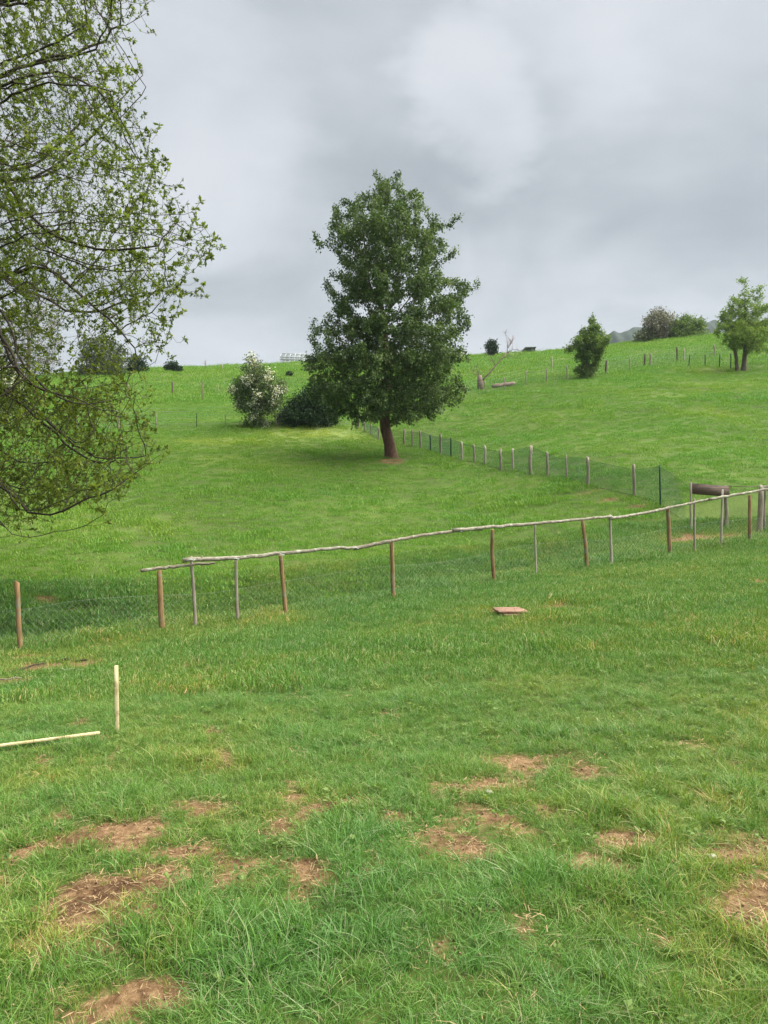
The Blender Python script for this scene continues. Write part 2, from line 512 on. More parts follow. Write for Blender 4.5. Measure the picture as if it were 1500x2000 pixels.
def grass_mat(name, blade_stops, trans=0.3):
    m, nt = new_mat(name)
    L = nt.links
    o = nn(nt, 'ShaderNodeOutputMaterial'); b = nn(nt, 'ShaderNodeBsdfPrincipled'); t = nn(nt, 'ShaderNodeBsdfTranslucent')
    a = nn(nt, 'ShaderNodeAttribute', attribute_name='tint')                        # per blade
    ti = nn(nt, 'ShaderNodeAttribute', attribute_name='hue', attribute_type='INSTANCER')   # per tuft
    r = ramp_node(nt, blade_stops)
    L.new(a.outputs['Fac'], r.inputs['Fac'])
    r2 = ramp_node(nt, [(0.0, (0.76, 0.93, 1.05)), (0.35, (0.94, 1.0, 1.0)), (0.6, (1.06, 1.0, 0.92)), (0.85, (1.45, 1.12, 1.05)), (1.0, (2.1, 1.3, 1.5))])
    L.new(ti.outputs['Fac'], r2.inputs['Fac'])
    col = mixc(nt, 1.0, r.outputs['Color'], r2.outputs['Color'], 'MULTIPLY')
    L.new(col, b.inputs['Base Color'])
    tcol = mixc(nt, 1.0, col, (1.15, 1.15, 0.6), 'MULTIPLY')
    L.new(tcol, t.inputs['Color'])
    b.inputs['Roughness'].default_value = 0.5
    b.inputs['Specular IOR Level'].default_value = 0.28
    mx = nn(nt, 'ShaderNodeMixShader'); mx.inputs[0].default_value = trans
    L.new(b.outputs[0], mx.inputs[1]); L.new(t.outputs[0], mx.inputs[2]); L.new(mx.outputs[0], o.inputs['Surface'])
    return m

def plain_mat(name, col, rough=0.6, metal=0.0, var=0.25, sc=20):
    m, nt = new_mat(name)
    L = nt.links
    o = nn(nt, 'ShaderNodeOutputMaterial'); b = nn(nt, 'ShaderNodeBsdfPrincipled')
    g = nn(nt, 'ShaderNodeNewGeometry')
    n = noise(nt, sc, 3, 0.6, g.outputs['Position'])
    r = ramp_node(nt, [(0.3, tuple(c * (1 - var) for c in col)), (0.7, tuple(min(1, c * (1 + var)) for c in col))])
    L.new(n.outputs['Fac'], r.inputs['Fac']); L.new(r.outputs['Color'], b.inputs['Base Color'])
    b.inputs['Roughness'].default_value = rough; b.inputs['Metallic'].default_value = metal
    b.inputs['Specular IOR Level'].default_value = 0.25
    L.new(b.outputs[0], o.inputs['Surface'])
    return m

# ground ------------------------------------------------------------
def ground_mat():
    m, nt = new_mat('turf_and_soil')
    L = nt.links
    o = nn(nt, 'ShaderNodeOutputMaterial'); b = nn(nt, 'ShaderNodeBsdfPrincipled')
    g = nn(nt, 'ShaderNodeNewGeometry')
    pos = g.outputs['Position']
    # soil
    ns = noise(nt, 26, 6, 0.7, pos, 0.3)
    rs = ramp_node(nt, [(0.25, (0.070, 0.038, 0.019)), (0.45, (0.185, 0.110, 0.056)), (0.62, (0.30, 0.195, 0.105)), (0.8, (0.42, 0.31, 0.19))])
    L.new(ns.outputs['Fac'], rs.inputs['Fac'])
    nsd = noise(nt, 3.2, 3, 0.6, pos)
    rsd = ramp_node(nt, [(0.32, (0.50, 0.46, 0.44)), (0.52, (0.88, 0.86, 0.84)), (0.7, (1.15, 1.15, 1.12))])
    L.new(nsd.outputs['Fac'], rsd.inputs['Fac'])
    soil = mixc(nt, 1.0, rs.outputs['Color'], rsd.outputs['Color'], 'MULTIPLY')
    # turf
    n1 = noise(nt, 0.22, 4, 0.6, pos)
    n2 = noise(nt, 1.4, 4, 0.65, pos, 0.5)
    n3 = noise(nt, 14, 4, 0.7, pos)
    rt = ramp_node(nt, [(0.3, (0.040, 0.095, 0.016)), (0.5, (0.062, 0.138, 0.020)), (0.7, (0.098, 0.175, 0.030))])
    L.new(n1.outputs['Fac'], rt.inputs['Fac'])
    r2 = ramp_node(nt, [(0.3, (0.72, 0.76, 0.8)), (0.5, (1, 1, 1)), (0.72, (1.22, 1.12, 1.05))])
    L.new(n2.outputs['Fac'], r2.inputs['Fac'])
    turf = mixc(nt, 1.0, rt.outputs['Color'], r2.outputs['Color'], 'MULTIPLY')
    r3 = ramp_node(nt, [(0.3, (0.65, 0.68, 0.65)), (0.7, (1.3, 1.25, 1.2))])
    L.new(n3.outputs['Fac'], r3.inputs['Fac'])
    turf = mixc(nt, 1.0, turf, r3.outputs['Color'], 'MULTIPLY')
    # dead thatch showing between the blades
    n4 = noise(nt, 55, 3, 0.7, pos)
    r4 = ramp_node(nt, [(0.40, (0, 0, 0)), (0.60, (1, 1, 1))])
    L.new(n4.outputs['Fac'], r4.inputs['Fac'])
    th = nn(nt, 'ShaderNodeMath', operation='MULTIPLY'); L.new(r4.outputs['Color'], th.inputs[0]); th.inputs[1].default_value = 0.55
    turf = mixc(nt, th.outputs[0], turf, (0.105, 0.085, 0.036))
    # ripe, yellower grass high on the slope
    dry = nn(nt, 'ShaderNodeAttribute', attribute_name='dry')
    nd = noise(nt, 0.9, 4, 0.7, pos)
    md = nn(nt, 'ShaderNodeMath', operation='MULTIPLY'); L.new(dry.outputs['Fac'], md.inputs[0])
    rd = ramp_node(nt, [(0.35, (0.2, 0.2, 0.2)), (0.62, (1, 1, 1))]); L.new(nd.outputs['Fac'], rd.inputs['Fac'])
    L.new(rd.outputs['Color'], md.inputs[1])
    turf = mixc(nt, md.outputs[0], turf, (0.22, 0.28, 0.075))
    # soil mask
    ab = nn(nt, 'ShaderNodeAttribute', attribute_name='bare')
    nb = noise(nt, 34, 4, 0.7, pos)
    ma = nn(nt, 'ShaderNodeMath', operation='MULTIPLY_ADD'); L.new(nb.outputs['Fac'], ma.inputs[0]); ma.inputs[1].default_value = 1.3; ma.inputs[2].default_value = -0.65
    md2 = nn(nt, 'ShaderNodeMath', operation='ADD'); L.new(ma.outputs[0], md2.inputs[0]); L.new(ab.outputs['Fac'], md2.inputs[1])
    rb = ramp_node(nt, [(0.14, (0, 0, 0)), (0.46, (1, 1, 1))]); L.new(md2.outputs[0], rb.inputs['Fac'])
    col = mixc(nt, rb.outputs['Color'], turf, soil)
    L.new(col, b.inputs['Base Color'])
    b.inputs['Roughness'].default_value = 0.95
    b.inputs['Specular IOR Level'].default_value = 0.1
    bp = nn(nt, 'ShaderNodeBump'); bp.inputs['Strength'].default_value = 0.9; bp.inputs['Distance'].default_value = 0.03
    L.new(ns.outputs['Fac'], bp.inputs['Height']); L.new(bp.outputs[0], b.inputs['Normal'])
    L.new(b.outputs[0], o.inputs['Surface'])
    return m

M = {}
M['ground'] = ground_mat()
M['grass'] = grass_mat('lawn_blades', [(0.0, (0.060, 0.140, 0.024)), (0.4, (0.118, 0.245, 0.038)), (0.72, (0.175, 0.315, 0.062)), (0.86, (0.25, 0.36, 0.11)), (0.93, (0.36, 0.36, 0.17)), (1.0, (0.42, 0.34, 0.18))])
M['meadow'] = grass_mat('meadow_blades', [(0.0, (0.056, 0.150, 0.018)), (0.5, (0.134, 0.300, 0.032)), (0.85, (0.195, 0.355, 0.046)), (1.0, (0.27, 0.37, 0.09))])
M['straw'] = plain_mat('straw', (0.34, 0.24, 0.125), 0.8, 0, 0.4, 60)
M['post_brown'] = wood_mat('treated_post', [(0.25, (0.10, 0.060, 0.030)), (0.5, (0.22, 0.135, 0.062)), (0.75, (0.32, 0.215, 0.11))], lichen=(0.20, 0.19, 0.13))
M['post_grey'] = wood_mat('weathered_post', [(0.25, (0.11, 0.088, 0.065)), (0.5, (0.23, 0.195, 0.15)), (0.75, (0.36, 0.32, 0.26))], lichen=(0.25, 0.27, 0.19))
M['post_pale'] = wood_mat('split_pale_post', [(0.25, (0.17, 0.145, 0.11)), (0.5, (0.30, 0.27, 0.215)), (0.75, (0.42, 0.39, 0.33))])
M['rail'] = wood_mat('barkless_pole', [(0.25, (0.09, 0.07, 0.05)), (0.45, (0.20, 0.175, 0.13)), (0.62, (0.36, 0.33, 0.265)), (0.85, (0.50, 0.47, 0.40))], sc=(6, 40, 40), lichen=(0.40, 0.42, 0.30))
M['rail_dark'] = wood_mat('bark_pole', [(0.25, (0.09, 0.07, 0.05)), (0.5, (0.21, 0.175, 0.13)), (0.75, (0.40, 0.36, 0.28))], sc=(6, 40, 40), lichen=(0.34, 0.36, 0.26))
M['board_dark'] = wood_mat('old_dark_board', [(0.25, (0.045, 0.034, 0.028)), (0.5, (0.115, 0.085, 0.068)), (0.75, (0.20, 0.155, 0.125))], sc=(4, 40, 40))
M['sawn'] = wood_mat('fresh_sawn_wood', [(0.25, (0.36, 0.28, 0.12)), (0.5, (0.54, 0.46, 0.25)), (0.75, (0.66, 0.60, 0.40))], sc=(25, 25, 6), lichen=(0.33, 0.27, 0.14))
M['sawn_x'] = wood_mat('fresh_sawn_batten', [(0.25, (0.36, 0.28, 0.12)), (0.5, (0.56, 0.46, 0.25)), (0.75, (0.62, 0.55, 0.36))], sc=(5, 25, 25), lichen=(0.30, 0.24, 0.13))
M['slab'] = wood_mat('red_clay_tile', [(0.2, (0.17, 0.08, 0.052)), (0.5, (0.27, 0.155, 0.108)), (0.8, (0.37, 0.245, 0.18))], lichen=(0.20, 0.14, 0.10), sc=(6, 30, 30), bump=0.25)
M['wire'] = plain_mat('galvanised_wire', (0.50, 0.53, 0.50), 0.5, 0.0, 0.15)
M['old_wire'] = plain_mat('dull_wire', (0.26, 0.29, 0.25), 0.6, 0.0, 0.15)
M['netting'] = plain_mat('green_coated_wire', (0.022, 0.095, 0.060), 0.5, 0.0, 0.2)
M['green_post'] = plain_mat('green_steel', (0.012, 0.045, 0.028), 0.45, 0.0, 0.2)
M['bark_red'] = wood_mat('pear_bark', [(0.25, (0.035, 0.020, 0.014)), (0.5, (0.105, 0.058, 0.040)), (0.75, (0.19, 0.115, 0.082))], sc=(14, 14, 3), bump=1.0)
M['bark_dark'] = wood_mat('dark_bark', [(0.25, (0.018, 0.014, 0.010)), (0.5, (0.044, 0.036, 0.025)), (0.75, (0.085, 0.070, 0.048))], sc=(20, 20, 8), bump=0.8)
M['bark_grey'] = wood_mat('grey_bark', [(0.25, (0.05, 0.038, 0.03)), (0.5, (0.12, 0.095, 0.075)), (0.75, (0.2, 0.165, 0.135))], sc=(14, 14, 4), bump=0.8)
M['bark_bare'] = wood_mat('reddish_bare_bark', [(0.25, (0.10, 0.06, 0.05)), (0.5, (0.2, 0.14, 0.115)), (0.75, (0.3, 0.235, 0.2))], sc=(14, 14, 4))
M['leaf_young'] = leaf_mat('young_leaves', [(0, (0.044, 0.068, 0.011)), (0.45, (0.100, 0.145, 0.021)), (0.85, (0.19, 0.25, 0.045)), (1, (0.32, 0.36, 0.13))], 0.42, 0.55, 0.15)
M['leaf_pear'] = leaf_mat('pear_leaves', [(0, (0.028, 0.058, 0.014)), (0.45, (0.062, 0.116, 0.032)), (0.8, (0.132, 0.202, 0.078)), (1, (0.28, 0.345, 0.20))], 0.25, 0.55, 0.2, (0.55, (1.08, 1.02, 0.90)))
M['leaf_dark'] = leaf_mat('dark_bush_leaves', [(0, (0.012, 0.030, 0.014)), (0.6, (0.026, 0.056, 0.022)), (1, (0.055, 0.10, 0.042))], 0.15, 0.6, 0.08)
M['leaf_mid'] = leaf_mat('bush_leaves', [(0, (0.038, 0.080, 0.020)), (0.5, (0.105, 0.180, 0.046)), (1, (0.23, 0.31, 0.11))], 0.35, 0.55, 0.15)
M['leaf_light'] = leaf_mat('light_tree_leaves', [(0, (0.070, 0.130, 0.028)), (0.5, (0.150, 0.245, 0.055)), (1, (0.27, 0.36, 0.12))], 0.42, 0.55, 0.15)
M['leaf_haw'] = leaf_mat('hawthorn_leaves', [(0, (0.030, 0.060, 0.02)), (0.6, (0.075, 0.125, 0.04)), (1, (0.17, 0.22, 0.10))], 0.25)
M['leaf_olive'] = leaf_mat('olive_leaves', [(0, (0.035, 0.055, 0.022)), (0.5, (0.075, 0.100, 0.042)), (1, (0.13, 0.15, 0.08))], 0.25)
M['leaf_greybrown'] = leaf_mat('budding_greyish_leaves', [(0, (0.075, 0.075, 0.05)), (0.5, (0.15, 0.15, 0.11)), (1, (0.30, 0.30, 0.24))], 0.2)
M['blossom'] = leaf_mat('white_blossom', [(0, (0.58, 0.60, 0.54)), (1, (0.85, 0.85, 0.82))], 0.3, 0.6, 0.1)
M['hut'] = plain_mat('dark_grey_boards', (0.06, 0.065, 0.07), 0.7, 0, 0.25, 3)
M['hut_roof'] = plain_mat('grey_sheet_roof', (0.16, 0.17, 0.18), 0.5, 0, 0.2, 3)
M['white_frame'] = plain_mat('white_painted_frame', (0.42, 0.44, 0.46), 0.4, 0, 0.04)
M['hill'] = plain_mat('distant_woodland', (0.016, 0.032, 0.020), 0.9, 0, 0.5, 0.12)
M['stone'] = plain_mat('white_stone', (0.46, 0.43, 0.35), 0.7, 0, 0.15, 40)

def glass_mat():
    m, nt = new_mat('milky_glazing')
    o = nn(nt, 'ShaderNodeOutputMaterial'); b = nn(nt, 'ShaderNodeBsdfPrincipled'); t = nn(nt, 'ShaderNodeBsdfTransparent')
    b.inputs['Base Color'].default_value = (0.30, 0.33, 0.36, 1); b.inputs['Roughness'].default_value = 0.25
    tr = nn(nt, 'ShaderNodeBsdfTranslucent'); tr.inputs['Color'].default_value = (0.35, 0.39, 0.42, 1)
    m1 = nn(nt, 'ShaderNodeMixShader'); m1.inputs[0].default_value = 0.5
    m2 = nn(nt, 'ShaderNodeMixShader'); m2.inputs[0].default_value = 0.72
    nt.links.new(b.outputs[0], m1.inputs[1]); nt.links.new(tr.outputs[0], m1.inputs[2])
    nt.links.new(m1.outputs[0], m2.inputs[1]); nt.links.new(t.outputs[0], m2.inputs[2])
    nt.links.new(m2.outputs[0], o.inputs['Surface'])
    return m
M['glazing'] = glass_mat()

# ------------------------------------------------------------------ ground sheet
def spaced(start, stop, s0, g):
    out = [start]; s = s0
    while out[-1] < stop:
        out.append(out[-1] + s); s = max(s0, s * g)
    return np.array(out)

xr = np.concatenate([np.arange(0, 5, 0.07), spaced(5, 14, 0.11, 1.0), spaced(14.1, 60, 0.16, 1.045)])
xr = np.concatenate([xr, spaced(xr[-1] + 4, 640, 5, 1.35)])
xs = np.unique(np.round(np.concatenate([-xr[::-1], xr]), 4))
ys = np.concatenate([-spaced(0.5, 300, 0.5, 1.5)[::-1], np.arange(0, 1.4, 0.2), np.arange(1.4, 8, 0.06)])
t = [8.0]
while t[-1] < 86: t.append(t[-1] * 1.0075)
ys = np.concatenate([ys, t, spaced(87, 640, 2, 1.3)])
GX, GY = np.meshgrid(xs, ys)
GZ = ground(GX, GY)
nx, ny = len(xs), len(ys)
idx = np.arange(nx * ny).reshape(ny, nx)
mb = MB()
mb.add(np.stack([GX, GY, GZ], -1), None, np.stack([idx[:-1, :-1], idx[:-1, 1:], idx[1:, 1:], idx[1:, :-1]], -1))
go = mb.build('ground', M['ground'], smooth=True)
tag(go, kind='structure')

def dryness(x, y):
    d = 0.38 * sstep(54, 78, y)
    c, _ = hit(600, 845)
    d = np.maximum(d, 0.95 * np.exp(-((x - c[0]) / 3.2) ** 2 - ((y - c[1]) / 2.2) ** 2))
    c, _ = hit(480, 862)
    d = np.maximum(d, 0.7 * np.exp(-((x - c[0]) / 4.0) ** 2 - ((y - c[1]) / 1.8) ** 2))
    c, _ = hit(150, 1020)
    d = np.maximum(d, 0.5 * np.exp(-((x - c[0]) / 3.0) ** 2 - ((y - c[1]) / 1.6) ** 2))
    d = np.maximum(d, 0.3 * sstep(0.55, 0.8, fbm(x, y, 3.0, 51, 3)) * sstep(15, 22, y))
    return d
for nm, val in (('bare', bare(GX.ravel(), GY.ravel())), ('dry', dryness(GX.ravel(), GY.ravel()))):
    a = go.data.attributes.new(nm, 'FLOAT', 'POINT')
    a.data.foreach_set('value', val.astype(np.float32))

# distant wooded ridge --------------------------------------------------
prof = [(1120, 700), (1165, 676), (1195, 652), (1235, 644), (1290, 641), (1340, 632), (1385, 622), (1440, 618), (1520, 622), (1640, 640), (1800, 690), (2000, 760)]
D = 460.0
pxs = np.linspace(1120, 2000, 330)
zt = 1.6 + (HORIZON - np.interp(pxs, *zip(*prof))) / F * D
wx = (pxs - 750) / F * D
mb = MB()
rows = []
for k in np.linspace(-1, 1, 81):
    y = D + k * 150
    h = (1 - abs(k)) ** 0.8
    base = -45.0
    bumps = ((vnoise(wx, wx * 0 + y, 4, 3) - 0.5) * 7 + (vnoise(wx, wx * 0 + y, 9, 12) - 0.5) * 6) * (0.3 + h) + (vnoise(wx, wx * 0 + y, 40, 6) - 0.5) * 4
    rows.append(np.stack([wx + k * 10, np.full_like(wx, y), base + (zt - base) * h + bumps * (0.2 + 0.8 * min(1, h * 2)) * 0.5], -1))
R = np.array(rows)
ii = np.arange(R.shape[0] * R.shape[1]).reshape(R.shape[:2])
mb.add(R, None, np.stack([ii[:-1, :-1], ii[:-1, 1:], ii[1:, 1:], ii[1:, :-1]], -1))
tag(mb.build('hill', M['hill'], smooth=True), kind='structure')

# haze ------------------------------------------------------------------
zmin = float(GZ.min()) - 1.0
m, nt = new_mat('damp_air')
o_ = nn(nt, 'ShaderNodeOutputMaterial'); v_ = nn(nt, 'ShaderNodeVolumePrincipled')
v_.inputs['Color'].default_value = (0.80, 0.90, 1.0, 1)
v_.inputs['Density'].default_value = 0.00022
v_.inputs['Anisotropy'].default_value = 0.2
nt.links.new(v_.outputs[0], o_.inputs['Volume'])
mb = MB()
zmin = min(zmin, -47)
ZT = 108.0
x1 = float(np.abs(xs).max()) + 20
y0, y1 = float(ys.min()) - 20, float(ys.max()) + 20
mb.box(np.array([0, (y0 + y1) / 2, (zmin + ZT) / 2]), 2 * x1, y1 - y0, ZT - zmin)
hz = mb.build('haze', m)
tag(hz, 'thin pale damp air that turns the far wooded ridge blue', 'haze', kind='stuff')

# ------------------------------------------------------------------ trees
def grow(seeds, att, step, infl, kill, iters=80, trop=(0, 0, 0), jit=0.12):
    """space colonisation: seeds = list of (points, parent index or -1). Returns pos, parent, limb id"""
    pos = []; par = []; limb = []
    for li, (pts, p0) in enumerate(seeds):
        last = p0
        for p in pts:
            pos.append(p); par.append(last); limb.append(li); last = len(pos) - 1
    pos = np.array(pos, float); par = list(par); limb = list(limb)
    att = np.asarray(att, float).copy()
    def nearest(a, nodes, off):
        bd = np.full(len(a), 1e9); bi = np.zeros(len(a), int)
        for i in range(0, len(nodes), 400):
            d = ((a[:, None] - nodes[None, i:i + 400]) ** 2).sum(-1)
            j = d.argmin(1); dd = d[np.arange(len(a)), j]
            k = dd < bd
            bd[k] = dd[k]; bi[k] = j[k] + i + off
        return bd, bi
    bd, bi = nearest(att, pos, 0)
    trop = np.array(trop, float)
    seen = {}
    for it in range(iters):
        keep = bd > kill * kill
        att = att[keep]; bd = bd[keep]; bi = bi[keep]
        act = bd < infl * infl
        if not act.any(): break
        dirs = np.zeros((len(pos), 3)); 
        d = att[act] - pos[bi[act]]
        d /= np.linalg.norm(d, axis=1)[:, None] + 1e-9
        np.add.at(dirs, bi[act], d)
        ids = np.unique(bi[act])
        v = dirs[ids]
        v /= np.linalg.norm(v, axis=1)[:, None] + 1e-9
        v = v + trop + (rng.random(v.shape) - 0.5) * 2 * jit
        v /= np.linalg.norm(v, axis=1)[:, None] + 1e-9
        new = pos[ids] + v * step
        ok = np.ones(len(ids), bool)
        for q, i in enumerate(ids):
            c = seen.get(i, 0)
            if c >= 3: ok[q] = False
            seen[i] = c + 1
        new = new[ok]; ids2 = ids[ok]
        if not len(new): break
        off = len(pos)
        pos = np.concatenate([pos, new])
        par += list(ids2); limb += [limb[i] for i in ids2]
        nb, ni = nearest(att, new, off)
        k = nb < bd
        bd[k] = nb[k]; bi[k] = ni[k]
    return pos, np.array(par), np.array(limb)

def radii(par, tip, n=2.2, cap=None):
    N = len(par)
    r = np.zeros(N); acc = np.zeros(N)
    nch = np.bincount(par[par >= 0], minlength=N)
    order = np.arange(N)[::-1]
    # nodes are always after their parents
    for i in order:
        r[i] = tip if nch[i] == 0 else max(acc[i], tip ** n) ** (1 / n)
        if par[i] >= 0: acc[par[i]] += r[i] ** n
    if cap: r = np.minimum(r, cap)
    return r, nch

def skel_mesh(mb, pos, par, rad, sel=None, kmax=9, thin=0.012):
    N = len(par)
    ch = [[] for _ in range(N)]
    for i in range(N):
        if par[i] >= 0: ch[par[i]].append(i)
    main = [max(c, key=lambda j: rad[j]) if c else -1 for c in ch]
    for i in range(N):
        if par[i] >= 0 and main[par[i]] == i and (sel is None or (sel[i] == sel[par[i]])):
            continue
        if sel is not None and not sel[i]:
            continue
        chain = [i]
        while main[chain[-1]] >= 0 and (sel is None or sel[main[chain[-1]]]):
            chain.append(main[chain[-1]])
        pts = [pos[j] for j in chain]; rr = [rad[j] for j in chain]
        if par[i] >= 0:
            pts = [pos[par[i]]] + pts; rr = [min(rad[par[i]], rr[0] * 1.15)] + rr
        if len(pts) < 2: continue
        k = int(np.clip(3 + rr[0] / thin, 3, kmax))
        mb.tube(pts, rr, k, cap=False)

def leaves(mb, base, dirv, L, W, up=0.3, tint=None, fold=0.25):
    """one 4-cornered folded leaf per row"""
    n = len(base)
    a = dirv / (np.linalg.norm(dirv, axis=1)[:, None] + 1e-9)
    r = rng.normal(size=(n, 3)); r[:, 2] += up * 3
    s = np.cross(a, r); s /= np.linalg.norm(s, axis=1)[:, None] + 1e-9
    nrm = np.cross(s, a)
    L = np.broadcast_to(L, (n,))[:, None]; W = np.broadcast_to(W, (n,))[:, None]
    mid = base + a * L * 0.5 + nrm * W * fold
    V = np.stack([base, mid + s * W * 0.5, base + a * L, mid - s * W * 0.5], 1)
    idx = np.arange(n)[:, None] * 4
    tint = rng.random(n) if tint is None else tint
    mb.add(V, None, idx + np.array([[0, 1, 2, 3]]), np.repeat(tint, 4))

def unit(v):
    return v / (np.linalg.norm(v, axis=-1, keepdims=True) + 1e-9)

def env_sampler(prof, d, n, depth=0.9, shell=0.55, lumps=0):
    """points inside a crown whose photo outline at depth d is prof = (y, left, right)"""
    ys_ = np.array([p[0] for p in prof], float); l = np.array([p[1] for p in prof], float); r = np.array([p[2] for p in prof], float)
    yy = np.linspace(ys_[0], ys_[-1], 400)
    wl_ = np.interp(yy, ys_, l); wr_ = np.interp(yy, ys_, r)
    w = (wr_ - wl_) ** 1.7; w = w / w.sum()
    k = rng.choice(400, n, p=w)
    y = yy[k] + (rng.random(n) - 0.5) * (ys_[-1] - ys_[0]) / 400
    hw = (wr_[k] - wl_[k]) / 2; c = (wr_[k] + wl_[k]) / 2
    rr = rng.random(n) ** shell
    th = rng.random(n) * 2 * math.pi
    px = c + hw * rr * np.cos(th)
    dd = d + hw * rr * np.sin(th) * depth * d / F
    X = (px - 750) / F * d
    base = at(750, 1000, d)
    Z = 1.6 - d * sp + (1000 - y) / F * d * cp
    Y = d * cp + (1000 - y) / F * d * sp + (dd - d)
    out_ = np.stack([X, Y, Z], -1)
    kk = (1 + (dd - d) / d)
    out_[:, 0] *= kk; out_[:, 2] = 1.6 + (out_[:, 2] - 1.6) * kk
    if lumps:
        # foliage masses carried by single boughs, some poking out past the outline
        k = rng.choice(n, lumps)
        cen = out_[k].copy()
        ctr = np.stack([(np.interp(y[k], ys_, (l + r) / 2) - 750) / F * d, np.full(lumps, d), Z[k]], -1)
        cen += (cen - ctr) * 0.05
        hwid = np.interp(y[k], ys_, (r - l) / 2) / F * d
        rad_ = np.minimum(0.35 + 0.55 * rng.random(lumps), 0.15 + 0.3 * hwid)
        dd_ = ((out_[:, None] - cen[None]) ** 2).sum(-1) ** 0.5 / rad_[None]
        near_ = dd_.min(1)
        keep = rng.random(n) < np.clip(1.25 - near_ * 0.62, 0.05, 1)
        extra = cen[rng.integers(0, lumps, n // 4)]
        extra = extra + unit(rng.normal(size=extra.shape)) * (rng.random((len(extra), 1)) ** 0.6) * 0.42
        out_ = np.concatenate([out_[keep], extra])
    return out_

def simple_tree(name, label, cat, trunk_px, prof, d, n_att, step, infl, kill, bark, leaf, leaf_n, leaf_L, leaf_W, tip=0.006,
                spread=0.12, group=None, trop=(0, 0, 0), trunk_r=None, blossom=0, depth=0.9, shell=0.55, stems=None, droop=0.0, bare_tips=0.0,
                lumps=0, spray=0.5, extra_att=None, shoots=0.0):
    """tree > trunk, crown (> blossom as its own part)"""
    g0, _ = hit(*trunk_px[0])
    base = at(trunk_px[0][0], trunk_px[0][1], d)
    gz = float(ground(base[0], base[1]))
    base[2] = gz
    root = thing(name, base, label, cat, group)
    seeds = []
    all_stems = [trunk_px] + (stems or [])
    for st in all_stems:
        pts = []
        for i, (px, py) in enumerate(st):
            p = at(px, py, d)
            if i == 0: p[2] = float(ground(p[0], p[1])) - 0.1
            if i > 1: p = p + np.array([0, (rng.random() - 0.5) * 0.25, 0])
            pts.append(p)
        q = [pts[0]]
        for a, b in zip(pts[:-1], pts[1:]):
            m_ = max(1, int(np.linalg.norm(b - a) / step))
            for t_ in range(1, m_ + 1): q.append(a + (b - a) * t_ / m_)
        seeds.append((q, -1))
    att = env_sampler(prof, d, n_att, depth, shell, lumps)
    if extra_att is not None: att = np.concatenate([att, extra_att])
    pos, par, limb = grow(seeds, att, step, infl, kill, 90, trop)
    if shoots:
        nc_ = np.bincount(par[par >= 0], minlength=len(par))
        ends_ = np.where(nc_ == 0)[0]
        ends_ = ends_[rng.random(len(ends_)) < shoots]
        mid_ = pos.mean(0)
        np_, npar = [], []
        for i in ends_:
            o_ = pos[i] - mid_; o_[2] = 0
            dv_ = unit(unit(o_) * 0.5 + np.array([0, 0, 0.8 if pos[i][2] > mid_[2] - 1 else -0.2]) + rng.normal(size=3) * 0.3)
            p_ = pos[i]; pr_ = i
            for q_ in range(int(rng.integers(2, 5))):
                p_ = p_ + unit(dv_ + rng.normal(size=3) * 0.15) * step * 0.55
                np_.append(p_); npar.append(pr_); pr_ = len(pos) + len(np_) - 1
        pos = np.concatenate([pos, np.array(np_)]); par = np.concatenate([par, np.array(npar)])
    rad, nch = radii(par, tip, 2.3)
    if trunk_r:
        s = trunk_r / rad[0]
        f = np.clip((rad - tip) / (rad[0] - tip + 1e-9), 0, 1)
        rad = rad * (1 + (s - 1) * f)
        # flare at the foot
        zz = pos[:, 2] - gz
        rad = rad * (1 + 0.5 * np.exp(-np.maximum(zz, 0) / 0.25) * (rad > trunk_r * 0.5))
    mb = MB(); skel_mesh(mb, pos, par, rad)
    mb.build('trunk', bark, root, smooth=True)
    N = len(pos)
    dirs = np.zeros_like(pos); ok = par >= 0
    dirs[ok] = unit(pos[ok] - pos[par[ok]])
    thinn = np.where((rad < tip * 2.6) & ok)[0]
    if bare_tips: thinn = thinn[rng.random(len(thinn)) > bare_tips]
    src = rng.choice(thinn, leaf_n)
    b = pos[src] + rng.normal(size=(leaf_n, 3)) * spread
    dv = unit(dirs[src] * spray + rng.normal(size=(leaf_n, 3)) * 0.7 + np.array([0, 0, -droop]))
    mb = MB()
    sc_ = 0.7 + rng.random(leaf_n) * 0.6
    cl = rng.random(N)[src]                 # each twig has a tone of its own
    leaves(mb, b, dv, leaf_L * sc_, leaf_W * sc_, 0.35, np.clip(0.55 * cl + 0.45 * rng.random(leaf_n), 0, 1))
    cr_ = mb.build('crown', leaf, root)
    tag(cr_, kind='stuff')
    if blossom:
        tips = thinn[np.argsort(-(pos[thinn] - pos.mean(0)) @ np.array([0, -0.8, 0.6]) + rng.normal(size=len(thinn)) * 0.9)][:max(10, len(thinn) * 2 // 3)]
        cs_ = tips[rng.integers(0, len(tips), 46)]
        src = rng.choice(cs_, blossom)
        b = pos[src] + rng.normal(size=(blossom, 3)) * spread * 0.9
        mb = MB(); leaves(mb, b, unit(rng.normal(size=(blossom, 3)) + np.array([0, -0.5, 0.5])), leaf_L * 0.95, leaf_L * 0.8, 0.5)
        tag(mb.build('blossom', M['blossom'], root), kind='stuff')
    return root

def CREST_BUSH(*a, **k):
    return simple_tree(*a, group='bushes along the crest of the hill', **k)

